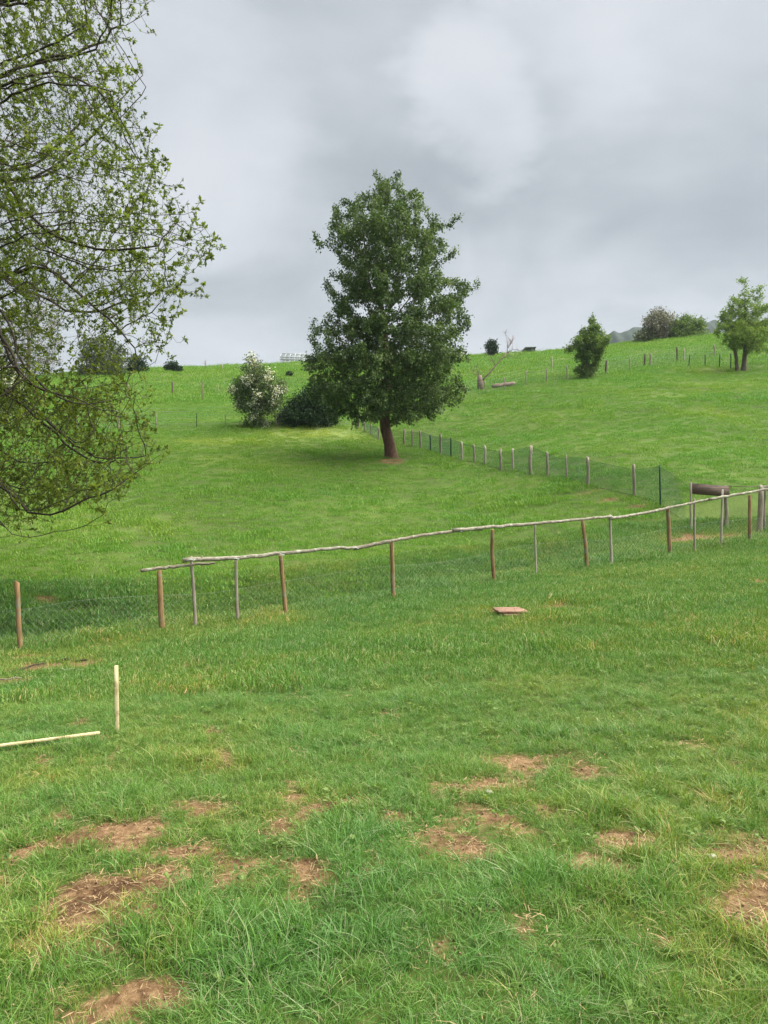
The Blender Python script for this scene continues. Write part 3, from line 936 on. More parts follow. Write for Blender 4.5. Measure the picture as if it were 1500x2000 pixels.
# --- the pear tree in the middle of the meadow
PEAR = [(338, 746, 762), (360, 735, 790), (375, 705, 825), (400, 668, 840), (430, 645, 868), (455, 640, 882), (480, 628, 876), (510, 648, 872), (540, 652, 900),
        (575, 645, 928), (610, 630, 915), (650, 612, 908), (690, 605, 910), (730, 605, 905), (765, 615, 893), (790, 640, 880), (808, 655, 850), (824, 690, 800)]
PEAR_BOUGHS = [(757, 346, 9), (760, 366, 13), (778, 362, 11), (800, 370, 11), (814, 386, 10), (755, 392, 20), (722, 384, 11), (738, 405, 20), (704, 398, 13), (690, 418, 15),
    (778, 412, 22), (802, 404, 13), (826, 402, 7), (667, 425, 13), (655, 450, 17), (640, 470, 12), (624, 479, 7), (690, 460, 26), (740, 452, 32), (790, 452, 26), (826, 462, 16), (852, 452, 13),
    (872, 441, 10), (884, 446, 6), (858, 478, 15), (880, 494, 8), (830, 498, 24), (780, 505, 34), (722, 515, 34), (674, 512, 22), (655, 540, 12), (640, 552, 6), (700, 565, 30), (755, 570, 34),
    (820, 555, 30), (864, 548, 15), (892, 553, 14), (916, 560, 12), (930, 548, 6), (927, 578, 8), (900, 592, 18), (868, 598, 24), (652, 568, 10), (672, 598, 17), (640, 618, 9), (612, 622, 6),
    (604, 642, 7), (618, 660, 9), (694, 640, 26), (645, 655, 17), (622, 684, 14), (603, 692, 8), (745, 640, 32), (800, 640, 34), (858, 645, 28), (896, 642, 11), (908, 612, 8), (660, 695, 30),
    (622, 716, 20), (602, 722, 10), (720, 700, 36), (790, 700, 38), (850, 700, 32), (888, 700, 15), (906, 690, 7), (626, 752, 20), (664, 762, 30), (722, 768, 36), (790, 768, 36), (848, 762, 28),
    (884, 764, 16), (896, 738, 12), (650, 790, 16), (690, 803, 18), (735, 806, 18), (780, 803, 22), (825, 800, 17), (858, 790, 15), (874, 776, 10), (812, 812, 8), (606, 742, 10), (600, 762, 8), (616, 778, 10), (636, 806, 9), (662, 816, 9), (598, 705, 8), (648, 770, 18), (905, 745, 8), (892, 790, 8)]
def bough_points(boughs, prof, d, per):
    ys_ = [p[0] for p in prof]; out_ = []
    for (px, py, r_) in boughs:
        l_, rr_ = np.interp(py, ys_, [p[1] for p in prof]), np.interp(py, ys_, [p[2] for p in prof])
        c_ = (l_ + rr_) / 2; hw = max((rr_ - l_) / 2, abs(px - c_) + 2)
        room = math.sqrt(max(hw ** 2 - (px - c_) ** 2, 0)) * 0.9
        slots = [0.0] if room < 25 else ([-0.8, 0.75] if room < 70 else [-1.0, -0.7, -0.2, 0.75])
        for q in slots:
            dd = (q + rng.normal() * 0.12) * room / F * d
            cen = at(px + rng.normal() * 3, py + rng.normal() * 4, d + dd)
            R_ = r_ / F * d * 1.05
            n_ = int((per * max(0.25, R_) ** 2.1 + 6) * (0.5 if py < 412 else 1) * (0.55 if abs(px - c_) > 0.62 * hw else 1))
            out_.append(cen + unit(rng.normal(size=(n_, 3))) * (rng.random((n_, 1)) ** 0.45) * R_ * np.array([1, 1, 0.95]))
    return np.concatenate(out_)
simple_tree('pear_tree', 'tall dark green pear tree with leaning reddish trunk alone in the meadow', 'tree',
            [(765, 896), (761, 868), (753, 838), (750, 800), (756, 720), (750, 640)], PEAR, 30.0,
            500, 0.21, 1.5, 0.25, M['bark_red'], M['leaf_pear'], 104000, 0.100, 0.060, tip=0.0055, spread=0.075, trunk_r=0.21,
            droop=0.35, trop=(0, 0, -0.03), shell=0.42, shoots=0.22, extra_att=np.concatenate([bough_points(PEAR_BOUGHS, PEAR, 30.0, 85)] + [at(a, b, 27.9 + rng.random() * 0.5) + unit(rng.normal(size=(60, 3))) * (rng.random((60, 1)) ** 0.5) * 0.62 for a, b in
            ((745, 640), (770, 675), (735, 700), (762, 730), (735, 765), (775, 775), (752, 795), (715, 660), (800, 650), (700, 740), (810, 730))]))

# --- two-stemmed tree on the right
simple_tree('young_tree', 'light green young tree with two slim trunks on the right-hand slope', 'tree',
            [(1440, 727), (1438, 700), (1432, 670), (1428, 620)],
            [(546, 1452, 1458), (565, 1440, 1472), (590, 1425, 1486), (615, 1408, 1497), (640, 1398, 1508), (655, 1396, 1512), (672, 1400, 1508), (684, 1418, 1496)], 47.0,
            1000, 0.2, 1.6, 0.28, M['bark_grey'], M['leaf_light'], 15000, 0.115, 0.065, tip=0.007, spread=0.09, trunk_r=0.10, trop=(0, 0, 0.22), shell=0.6, lumps=45, shoots=0.3,
            stems=[[(1452, 727), (1454, 700), (1460, 660), (1455, 600), (1455, 550)]])

# --- bush by the upper fence
simple_tree('hedge_tree', 'bushy mid green tree clipped narrow at its foot on the upper fence', 'tree',
            [(1145, 738), (1146, 715), (1147, 690), (1150, 650)],
            [(632, 1150, 1170), (645, 1132, 1176), (665, 1114, 1184), (685, 1112, 1185), (698, 1124, 1176), (708, 1130, 1166), (722, 1127, 1165), (736, 1123, 1167)], 48.0,
            520, 0.2, 1.4, 0.30, M['bark_grey'], M['leaf_mid'], 11000, 0.13, 0.075, tip=0.008, spread=0.11, trunk_r=0.1, trop=(0, 0, 0.2), lumps=70, shoots=0.18)

# --- hawthorn in blossom and the dark bush
simple_tree('hawthorn_bush', 'hawthorn bush covered in white blossom beside the dark bush', 'bush',
            [(498, 832), (498, 800), (500, 770), (498, 730)],
            [(700, 488, 506), (715, 480, 520), (740, 462, 548), (765, 452, 556), (790, 464, 548), (812, 468, 536), (830, 472, 526)], 38.0,
            700, 0.17, 1.3, 0.25, M['bark_dark'], M['leaf_haw'], 12000, 0.10, 0.06, tip=0.006, spread=0.13, trunk_r=0.09, blossom=2400, bare_tips=0.1, lumps=75, shoots=0.3)
simple_tree('dark_bush', 'low dark green bush between the white hawthorn and the pear tree', 'bush',
            [(600, 831), (600, 812), (602, 790)],
            [(752, 602, 640), (770, 580, 650), (790, 556, 662), (808, 540, 664), (822, 534, 660), (832, 540, 656)], 38.4,
            600, 0.16, 1.2, 0.24, M['bark_dark'], M['leaf_dark'], 15000, 0.10, 0.065, tip=0.006, spread=0.13, trunk_r=0.06)

# --- crest of the hill, right
simple_tree('greyish_tree', 'greyish round tree on the crest, topmost of the clump on the right', 'tree',
            [(1290, 664), (1290, 650), (1289, 630)], [(604, 1278, 1302), (615, 1260, 1318), (630, 1254, 1326), (648, 1256, 1326), (662, 1262, 1318)], 80.0,
            420, 0.26, 2.0, 0.38, M['bark_grey'], M['leaf_greybrown'], 5200, 0.20, 0.12, tip=0.012, spread=0.22, trunk_r=0.15)
CREST_BUSH('crest_bush', 'dark green rounded bush on the crest right of the greyish tree', 'bush',
            [(1345, 660), (1345, 648), (1345, 635)], [(619, 1330, 1362), (628, 1312, 1374), (640, 1306, 1378), (655, 1304, 1380), (660, 1306, 1380)], 79.5,
            320, 0.26, 2.0, 0.38, M['bark_dark'], M['leaf_mid'], 6500, 0.20, 0.12, tip=0.012, spread=0.22, trunk_r=0.1)
CREST_BUSH('crest_bush', 'low green bush on the crest at the left foot of the greyish tree', 'bush',
            [(1258, 667), (1258, 660), (1260, 652)], [(642, 1262, 1280), (650, 1246, 1290), (660, 1236, 1292), (668, 1238, 1290)], 79.3,
            160, 0.24, 1.6, 0.36, M['bark_dark'], M['leaf_olive'], 3000, 0.18, 0.11, tip=0.012, spread=0.2, trunk_r=0.08)
simple_tree('crest_tree', 'small dark squarish tree alone on the crest right of the pear tree', 'tree',
            [(961, 696), (961, 684), (961, 675)], [(665, 954, 966), (670, 949, 972), (685, 949, 972), (696, 951, 971)], 78.0,
            140, 0.22, 1.4, 0.32, M['bark_dark'], M['leaf_dark'], 2200, 0.17, 0.10, tip=0.012, spread=0.16, trunk_r=0.08)

# --- crest and field on the left, seen through the big tree
simple_tree('bare_crest_tree', 'large greyish budding tree at the left edge beyond the field', 'tree',
            [(55, 748), (55, 720), (58, 680), (55, 640)], [(588, 20, 95), (605, -20, 118), (640, -45, 130), (680, -50, 132), (715, -40, 120), (738, -20, 90)], 68.0,
            700, 0.3, 2.2, 0.42, M['bark_grey'], M['leaf_greybrown'], 6500, 0.16, 0.10, tip=0.012, spread=0.22, trunk_r=0.2)
simple_tree('round_field_tree', 'round olive green tree on the left crest beyond the field', 'tree',
            [(200, 740), (200, 720), (200, 700)], [(655, 180, 215), (670, 158, 240), (695, 146, 254), (720, 146, 256), (738, 150, 250)], 69.0,
            500, 0.28, 2.0, 0.4, M['bark_dark'], M['leaf_olive'], 8000, 0.17, 0.11, tip=0.012, spread=0.22, trunk_r=0.15)
CREST_BUSH('crest_bush', 'low bluish green bush at the right foot of the round olive tree', 'bush',
            [(268, 730), (268, 722), (268, 712)], [(696, 258, 276), (705, 250, 284), (720, 247, 290), (730, 250, 288)], 71.0,
            130, 0.24, 1.6, 0.36, M['bark_dark'], M['leaf_dark'], 2400, 0.17, 0.11, tip=0.012, spread=0.2, trunk_r=0.08)
CREST_BUSH('crest_bush', 'small dark bush alone on the crest left of the white hawthorn', 'bush',
            [(337, 728), (337, 722), (337, 716)], [(709, 326, 346), (715, 320, 354), (722, 318, 356), (728, 320, 354)], 72.0,
            130, 0.22, 1.5, 0.34, M['bark_dark'], M['leaf_dark'], 2200, 0.16, 0.10, tip=0.012, spread=0.15, trunk_r=0.08)
simple_tree('hawthorn_bush', 'blossoming white bush at the left edge behind the big tree', 'bush',
            [(5, 815), (5, 790), (8, 760)], [(716, -10, 22), (735, -38, 46), (765, -48, 52), (790, -40, 46), (812, -30, 34)], 40.0,
            420, 0.19, 1.4, 0.28, M['bark_dark'], M['leaf_haw'], 5000, 0.11, 0.07, tip=0.007, spread=0.15, trunk_r=0.09, blossom=1600)
simple_tree('meadow_shrub', 'tiny dark shrub in the field behind the white hawthorn', 'bush',
            [(565, 735), (565, 732), (565, 730)], [(728, 560, 570), (731, 559, 572), (735, 559, 571)], 66.0,
            40, 0.1, 1.0, 0.15, M['bark_dark'], M['leaf_dark'], 500, 0.13, 0.08, tip=0.01, spread=0.1, trunk_r=0.04)

# --- the big spreading tree whose crown fills the left edge
def big_tree():
    d0 = 12.0
    tx, ty = at(-330, 1000, d0)[:2]
    gz = float(ground(tx, ty))
    root = thing('spreading_tree', (tx, ty, gz), 'big tree with long arching branches and sparse young leaves at the left edge', 'tree')
    edge_y = np.array([-300, -60, 20, 60, 100, 200, 270, 340, 370, 405, 450, 490, 520, 560, 610, 650, 690, 720, 770, 830, 880, 930, 965, 1000, 1035])
    edge_x = np.array([200, 290, 285, 215, 245, 280, 318, 325, 345, 395, 412, 420, 395, 360, 345, 345, 325, 270, 282, 290, 310, 275, 225, 130, 20])
    # (pixel x, y, depth offset) polylines of the limbs; first point sits on the trunk
    limbs = [[(-330, 420, 0), (-90, 330, -.5), (0, 345, -.8), (60, 425, -1.0), (130, 472, -1.1), (220, 488, -1.2), (310, 480, -1.2)],
             [(-330, 640, 0), (-80, 570, .2), (0, 545, .3), (65, 523, .4), (115, 545, .5), (185, 600, .6), (250, 665, .7)],
             [(-330, 880, 0), (-100, 890, -.4), (0, 948, -.7), (40, 985, -.8), (75, 1003, -.9), (150, 985, -1.0), (225, 955, -1.1), (290, 905, -1.1)],
             [(-330, 700, 0), (-60, 600, -.6), (10, 620, -1.0), (35, 690, -1.2), (90, 760, -1.4), (170, 790, -1.5), (245, 775, -1.5)],
             [(-330, 250, 0), (-70, 165, .5), (60, 128, .8), (140, 102, .9), (205, 80, 1.0), (235, 50, 1.0)],
             [(-330, 330, 0), (-70, 235, -.9), (40, 175, -1.5), (150, 165, -1.8), (235, 180, -2.0), (268, 140, -2.0)],
             [(-330, 500, 0), (-50, 380, 1.2), (80, 345, 1.9), (180, 290, 2.2), (240, 225, 2.3), (285, 170, 2.3)],
             [(-330, 120, 0), (-80, 20, -.5), (80, -10, -.8), (200, -15, -1.0), (280, 5, -1.0)],
             [(-330, 560, 0), (-40, 480, -1.5), (90, 440, -2.2), (220, 440, -2.6), (320, 450, -2.8), (390, 470, -2.8)],
             [(-330, 780, 0), (-60, 740, .7), (60, 800, 1.2), (160, 880, 1.6), (210, 895, 1.8), (285, 890, 1.9)],
             [(-330, 840, 0), (-90, 830, 1.3), (30, 900, 2.0), (120, 902, 2.3), (200, 900, 2.4)],
             [(-330, 600, 0), (-60, 520, 1.8), (60, 570, 2.6), (150, 610, 2.9), (240, 590, 3.0), (330, 560, 3.0)],
             [(-330, 460, 0), (-60, 300, -2), (60, 280, -2.8), (170, 310, -3.1), (270, 330, -3.2)],
             [(-330, 300, 0), (-520, 200, 1), (-700, 150, 1.5)], [(-330, 520, 0), (-560, 450, -1), (-760, 420, -1.5)], [(-330, 380, 0), (-400, 250, 2.5), (-380, 100, 3.5)]]
    more = []
    for li in limbs[:13]:
        for _ in range(2):
            dx_, dy_, dz_ = rng.normal() * 26, rng.normal() * 42, rng.normal() * 1.3
            n_ = len(li); cut = n_ if rng.random() < 0.5 else n_ - 1
            more.append([li[0]] + [(a + dx_ * i / n_ + rng.normal() * 7 - 18, b + dy_ * (0.4 + 0.6 * i / n_) + rng.normal() * 7, c + dz_ * i / n_) for i, (a, b, c) in enumerate(li[1:cut], 1)])
    limbs = limbs + more
    trunk = [np.array([tx, ty, gz - 0.2])]
    zt_ = at(-330, -150, d0)[2]
    zs = np.arange(gz, zt_, 0.3)
    for z in zs: trunk.append(np.array([tx + 0.12 * math.sin(z * 0.9), ty + 0.1 * math.cos(z * 1.1), z]))
    seeds = [(trunk, -1)]
    for li in limbs:
        pts = [at(a, b, d0 + c) for a, b, c in li]
        k = int(np.argmin([abs(t_[2] - pts[0][2]) for t_ in trunk]))
        pts[0] = trunk[k]
        q = []
        # smooth curve through the points
        for s in range(len(pts) - 1):
            p0 = pts[max(s - 1, 0)]; p1 = pts[s]; p2 = pts[s + 1]; p3 = pts[min(s + 2, len(pts) - 1)]
            m_ = max(2, int(np.linalg.norm(p2 - p1) / 0.2))
            for t_ in np.linspace(0, 1, m_, endpoint=False)[(1 if s == 0 else 0):]:
                q.append(0.5 * ((2 * p1) + (-p0 + p2) * t_ + (2 * p0 - 5 * p1 + 4 * p2 - p3) * t_ ** 2 + (-p0 + 3 * p1 - 3 * p2 + p3) * t_ ** 3)
                         + rng.normal(size=3) * 0.018)
        q.append(pts[-1])
        seeds.append((q, k))
    # points of the crown: a body of revolution round the trunk whose right outline is the one seen
    n = 60000
    yy = rng.uniform(-220, 1035, n)
    R_ = (np.interp(yy, edge_y, edge_x) + 330) * d0 / F
    th = rng.uniform(0, 2 * math.pi, n)
    rr = R_ * rng.random(n) ** 0.5
    X = tx + rr * np.cos(th); Y = ty + rr * np.sin(th) * 0.75
    Z = 1.6 + (HORIZON - yy) / F * d0
    keep = (rr > 0.8) & (Z > ground_raw(X, Y) + 0.9)
    right = np.cos(th) * rr > 1.6
    keep &= np.where(right, rng.random(n) < np.interp(yy, [690, 770], [0.52, 0.95]), rng.random(n) < 0.03)
    keep &= rng.random(n) < np.interp(yy, [650, 800, 1000], [1, 1.0, 0.9])
    pxa = 750 + X / Y * F
    keep &= ~((pxa > 70) & (pxa < 310) & (yy > 600) & (yy < 740) & (rng.random(n) < 0.78))
    att = np.stack([X, Y, Z], -1)[keep]
    pos, par, limb = grow(seeds, att, 0.16, 1.1, 0.19, 75, (0.0, 0, 0.10), 0.16)
    # short upturned twigs at the ends
    nch = np.bincount(par[par >= 0], minlength=len(par))
    ext_p = []; ext_par = []; ext_l = []
    L0 = len(pos)
    r_pre, _ = radii(par, 0.0038, 2.35)
    vis_ = pos[:, 0] > -8.0
    sidetw = np.where((r_pre < 0.016) & (nch > 0) & (limb > 0) & vis_ & (rng.random(len(pos)) < 0.40))[0]
    for i in np.concatenate([np.where(nch == 0)[0], sidetw]):
        d = unit(pos[i] - pos[par[i]])
        side_ = nch[i] > 0
        if side_: d = unit(np.cross(d, rng.normal(size=3)) + d * 0.6)
        p = pos[i].copy(); pr = i
        for k in range((3 if side_ else 2) + int(rng.random() < 0.4)):
            d = unit(d + np.array([0, 0, 0.30]) + rng.normal(size=3) * 0.18)
            p = p + d * 0.085
            ext_p.append(p.copy()); ext_par.append(pr); ext_l.append(limb[i]); pr = L0 + len(ext_p) - 1
    pos = np.concatenate([pos, np.array(ext_p)]); par = np.concatenate([par, ext_par]); limb = np.concatenate([limb, ext_l])
    rad, nch = radii(par, 0.0029, 2.3)
    rad = np.where(limb == 0, np.maximum(rad, 0.26 - 0.02 * (pos[:, 2] - gz)), np.minimum(rad, 0.098))
    for li in range(len(seeds)):
        mb = MB()
        skel_mesh(mb, pos, par, rad, limb == li, 8, 0.01)
        if mb.n: mb.build('trunk' if li == 0 else 'branch', M['bark_dark'], root, smooth=True)
    # opening leaves in rosettes
    dirs = np.zeros_like(pos); ok = par >= 0
    dirs[ok] = unit(pos[ok] - pos[par[ok]])
    ends = np.where(nch == 0)[0]
    ends = ends[rng.random(len(ends)) < 0.93]
    side = np.where((rad < 0.0068) & (nch > 0) & ok)[0]
    side = side[rng.random(len(side)) < np.interp(pos[side, 2], [-0.5, 2.6, 3.4, 5.5], [0.95, 0.85, 0.60, 0.85]) * np.interp(pos[side, 0], [-5.2, -3.6], [1.15, 0.8])]
    ends = ends[rng.random(len(ends)) < np.interp(pos[ends, 2], [-0.5, 2.0, 3.2], [1.0, 1.0, 1.0])]
    B = []; Dv = []; Ls = []; T = []
    def clumpy(p):
        return 0.5 * vnoise(p[:, 0] + p[:, 1] * 0.35, p[:, 2], 0.42, 7) + 0.5 * vnoise(p[:, 1], p[:, 2] - p[:, 0] * 0.3, 0.42, 13)
    for grp, cnt, ln in ((ends, 8, 0.064), (side, 6, 0.050)):
        cf = clumpy(pos[grp])
        rp = np.maximum(1, (cnt * np.interp(cf, [0.3, 0.45, 0.6, 0.72], [0.15, 0.55, 1.35, 1.9]) + rng.random(len(grp)) - 0.5).astype(int))
        src = np.repeat(grp, rp)
        tone = rng.random(len(pos))[src]
        v = unit(dirs[src] * 0.35 + unit(rng.normal(size=(len(src), 3))) * 1.0 + np.array([0, 0, 0.12]))
        B.append(pos[src] + rng.normal(size=(len(src), 3)) * 0.008); Dv.append(v)
        Ls.append(ln * (0.6 + 0.75 * rng.random(len(src)))); T.append(np.clip(0.6 * tone + 0.4 * rng.random(len(src)), 0, 1))
    B = np.concatenate(B); Dv = np.concatenate(Dv); Ls = np.concatenate(Ls); T = np.concatenate(T)
    mb = MB(); leaves(mb, B, Dv, Ls, Ls * 0.5, 0.3, T)
    tag(mb.build('crown', M['leaf_young'], root), kind='stuff')
big_tree()

# --- half bare leaning fruit tree with its log by the upper fence
def bare_tree():
    d = 46.5
    base = at(938, 752, d); base[2] = float(ground(base[0], base[1]))
    root = thing('bare_fruit_tree', base, 'leaning half dead fruit tree with bare reddish twigs by the upper fence', 'tree')
    q = lambda a, b, k=0: at(a, b, d + k)
    mb = MB()
    mb.tube([base - np.array([0, 0, .1]), q(937, 742), q(936, 733)], [0.19, 0.17, 0.13], 8, jit=0.15)
    mb.build('stump', M['bark_bare'], root, smooth=True)
    mb = MB()
    limbs_ = [[(942, 742), (955, 730), (968, 714), (980, 700), (990, 690)], [(936, 735), (932, 722), (930, 716)], [(938, 736), (926, 730), (920, 722)],
              [(990, 690), (992, 678), (990, 662), (986, 650)], [(990, 690), (1002, 682), (1016, 684), (1026, 690)], [(992, 680), (1000, 668), (1004, 656)],
              [(980, 700), (996, 696), (1012, 697)], [(990, 676), (996, 672), (998, 662)], [(968, 714), (962, 705), (960, 698)]]
    for i, l in enumerate(limbs_):
        pts = [q(a, b, 0.1 * i) for a, b in l]
        mb.tube(pts, np.linspace(0.055 if i == 0 else 0.022, 0.03 if i == 0 else 0.006, len(pts)), 5)
        for k in range(12):
            j = rng.integers(0, len(pts) - 1); u = rng.random()
            p = pts[j] * (1 - u) + pts[j + 1] * u
            v = unit(rng.normal(size=3) * 0.6 + np.array([0, 0, 0.7])) * (0.2 + 0.35 * rng.random())
            mb.tube([p, p + v * 0.5 + rng.normal(size=3) * 0.03, p + v], [0.009, 0.007, 0.004], 3)
    mb.build('branch', M['bark_bare'], root)
    lg = MB()
    a, b = at(962, 752, 46.5), at(1006, 737, 47.2)
    for p in (a, b): p[2] = float(ground(p[0], p[1])) + 0.11
    pts = [a + (b - a) * t_ + rng.normal(size=3) * 0.02 for t_ in np.linspace(0, 1, 7)]
    lg.tube(pts, [0.09, 0.12, 0.11, 0.13, 0.12, 0.14, 0.11], 9, jit=0.06)
    o = lg.build('fallen_log', M['bark_bare'], origin=a, smooth=True)
    tag(o, 'pale fallen log lying in the grass beside the leaning bare tree', 'log')
bare_tree()

# ------------------------------------------------------------------ fences
def post_mesh(bottom, top, r, k=9, pointed=False, square=False, sink=0.2):
    bottom = np.asarray(bottom, float); top = np.asarray(top, float)
    mb = MB()
    ax = unit(top - bottom)
    b = bottom - ax * sink
    m_ = 7
    L = np.linalg.norm(top - b)
    bend = rng.normal(size=3) * r * 0.35; bend[2] = 0
    pts = [b + ax * L * t_ + bend * math.sin(t_ * math.pi) + rng.normal(size=3) * r * 0.06 for t_ in np.linspace(0, 1, m_)]
    rr = r * (1.04 - 0.1 * np.linspace(0, 1, m_)) * (1 + 0.08 * (rng.random(m_) - 0.5))
    pts.append(top + ax * r * 0.25 + rng.normal(size=3) * r * 0.1); rr = np.append(rr, r * 0.66)
    mb.tube(pts, rr, 4 if square else k, jit=0.04)
    return mb

def path_fn(pts):
    pts = np.asarray(pts, float)
    s = np.concatenate([[0], np.cumsum(np.linalg.norm(np.diff(pts[:, :2], axis=0), axis=1))])
    return s, lambda q: np.stack([np.interp(q, s, pts[:, 0]), np.interp(q, s, pts[:, 1])], -1)

def netting(pts, h, cell, r, off=0.0, diamond=True, sag=0.03):
    """wire netting along a line on the ground: crossing diagonals (or a square mesh) with top and bottom wires"""
    s, fn = path_fn(pts)
    Lt = s[-1]
    mb = MB()
    def P3(q, z):
        xy = fn(q)
        hh = np.interp(q, s, h) if np.ndim(h) else h
        g = ground(xy[:, 0], xy[:, 1])
        wob = sag * np.sin(q * 1.7) * z
        return np.stack([xy[:, 0], xy[:, 1] + off, g + 0.01 + z * (hh + wob)], -1)
    hm = float(np.mean(h))
    if diamond:
        nst = int((Lt + hm) / cell)
        for sgn in (1, -1):
            for i in range(nst):
                q0 = i * cell - (hm if sgn > 0 else 0)
                zz = np.linspace(0, 1, 4)
                q = q0 + (zz if sgn > 0 else (1 - zz)) * hm
                if q.min() < 0 or q.max() > Lt: continue
                mb.tube(P3(q, zz), r, 3, cap=False)
    else:
        for q0 in np.arange(0, Lt, cell):
            mb.tube(P3(np.full(3, q0), np.linspace(0, 1, 3)), r, 3, cap=False)
        for z in np.arange(0, 1.001, cell / hm):
            q = np.arange(0, Lt, 0.5); mb.tube(P3(q, np.full(len(q), z)), r, 3, cap=False)
    for z in (0.0, 1.0):
        q = np.append(np.arange(0, Lt, 0.4), Lt)
        mb.tube(P3(q, np.full(len(q), z)), r * 1.6, 3, cap=False)
    return mb

# near pole fence -------------------------------------------------------
b0 = np.array([_fp[5][0], _fp[5][1], float(ground(_fp[5][0], _fp[5][1]))])
fence = thing('pole_fence', b0, 'rustic fence of round posts and peeled poles with thin wire netting along the lawn', 'fence')
for (tx_, ty_, bx_, by_, w_, d_, kd) in POSTS:
    bot = at(bx_, by_, d_); top = at(tx_, ty_, d_)
    bot[2] = min(bot[2], float(ground(bot[0], bot[1])))
    r_ = w_ / F * d_ / 2 * 0.86
    o = post_mesh(bot, top, r_, pointed=False, square=False).build('post', M['post_' + kd], fence, smooth=False)
    if kd == 'pale': o['label'] = 'thin pale split post'
def fd(px):
    xs_ = [p[2] for p in POSTS]; return float(np.interp(px, xs_, [p[5] for p in POSTS])) - 0.04
RAILS = [([(275, 1114), (330, 1108), (380, 1102), (420, 1100)], 3.4, 'rail_dark', 0.10), ([(358, 1094), (460, 1090), (552, 1081), (640, 1072), (697, 1069)], 4.6, 'rail', 0.0),
         ([(690, 1072), (730, 1063), (767, 1056), (815, 1047), (880, 1038), (940, 1034)], 4.2, 'rail_dark', 0.0),
         ([(885, 1036), (962, 1029), (1050, 1022), (1140, 1014), (1194, 1008)], 4.2, 'rail', -0.03),
         ([(1190, 1013), (1250, 1004), (1305, 992), (1360, 980), (1405, 972)], 4.0, 'rail', 0.0),
         ([(1385, 975), (1440, 966), (1500, 955), (1600, 935)], 4.0, 'rail', -0.03)]
for pts, w_, mk, off in RAILS:
    P3 = [at(a, b, fd(a) + off - 0.05) for a, b in pts]
    q = []
    for a, b in zip(P3[:-1], P3[1:]):
        for t_ in np.linspace(0, 1, 6, endpoint=False):
            q.append(a + (b - a) * t_ + rng.normal(size=3) * np.array([0.004, 0.006, 0.0045]))
    q.append(P3[-1])
    mb = MB(); r0 = w_ / F * 9.6
    rr = np.linspace(1.1, 0.8, len(q)) * r0 * (1 + 0.12 * (rng.random(len(q)) - 0.5))
    mb.tube(q, rr, 8, jit=0.05)
    # knots and side twig stubs
    for k in range(3):
        j = rng.integers(2, len(q) - 2)
        mb.tube([q[j], q[j] + unit(rng.normal(size=3)) * r0 * 2.0], [r0 * 0.5, r0 * 0.3], 5)
    mb.build('rail', M[mk], fence, smooth=False)
wp = [_fp[i] + np.array([0, 0.06, 0]) for i in range(len(POSTS))]
wp = [np.array([-8.5, 9.3, 0])] + wp
netting(wp, 0.50, 0.08, 0.00045, 0, True, 0.04).build('wire_netting', M['wire'], fence)
for (a, b) in ((374, 1093), (461, 1091), (549, 1083), (695, 1070), (1192, 1009), (1397, 973), (897, 1037)):
    c = at(a, b, fd(a) - 0.05)
    ring = [c + np.array([0.05 * math.cos(t_), 0.045 * math.sin(t_), 0.012 * math.sin(3 * t_)]) for t_ in np.linspace(0, 2 * math.pi, 9)]
    bind = MB(); bind.tube(ring, 0.006, 4, cap=False)
    bind.build('wire_tie', M['wire'], fence)

# green netting fence climbing the meadow ------------------------------
F2 = [(1288, 908, 1290, 985, 4.5, 'green'), (1237, 908, 1239, 965, 8, 'grey'), (1147, 893, 1147, 945, 8, 'grey'), (1105, 889, 1106, 937, 5, 'grey'), (1068, 883, 1069, 931, 7, 'grey'),
      (1037, 872, 1038, 930, 9, 'grey'), (1001, 877, 1002, 919, 6, 'pale'), (977, 877, 978, 916, 7, 'grey'), (947, 871, 947, 908, 6, 'pale'), (925, 869, 926, 902, 6, 'grey'),
      (901, 863, 902, 899, 6, 'pale'), (881, 855, 881, 893, 4, 'green'), (860, 848, 861, 886, 6, 'grey'), (840, 849, 841, 881, 4, 'green'), (820, 842, 821, 876, 5, 'grey'),
      (805, 840, 806, 873, 4, 'grey'), (790, 839, 791, 869, 5, 'grey'), (739, 835, 739, 858, 4, 'grey'), (725, 829, 725, 848, 4, 'grey'), (712, 825, 712, 840, 4, 'grey'), (700, 818, 700, 834, 4, 'grey')]
line = []
f2 = None
for (tx_, ty_, bx_, by_, w_, kd) in F2:
    c, d_ = hit(bx_, by_)
    if f2 is None:
        f2 = thing('netting_fence', c, 'green wire netting fence on mixed thin posts climbing the meadow', 'fence')
    top = at(tx_, ty_, d_)
    line.append(c)
    o = post_mesh(c, top, w_ / F * d_ / 2 * 0.78, 7).build('post', M['green_post'] if kd == 'green' else M['post_' + kd], f2)
    if kd == 'green': o['label'] = 'slim dark green steel post'
ln = [at(1350, 1000, 17.7)] + line
ln[0][2] = 0
hh = [0.85] + [max(0.5, (F2[i][3] - F2[i][1]) / F * np.linalg.norm(line[i] - CAM) * 0.88) for i in range(len(line))]
netting(ln, np.array(hh), 0.05, 0.0025, 0.03, True, 0.03).build('green_netting', M['netting'], f2)

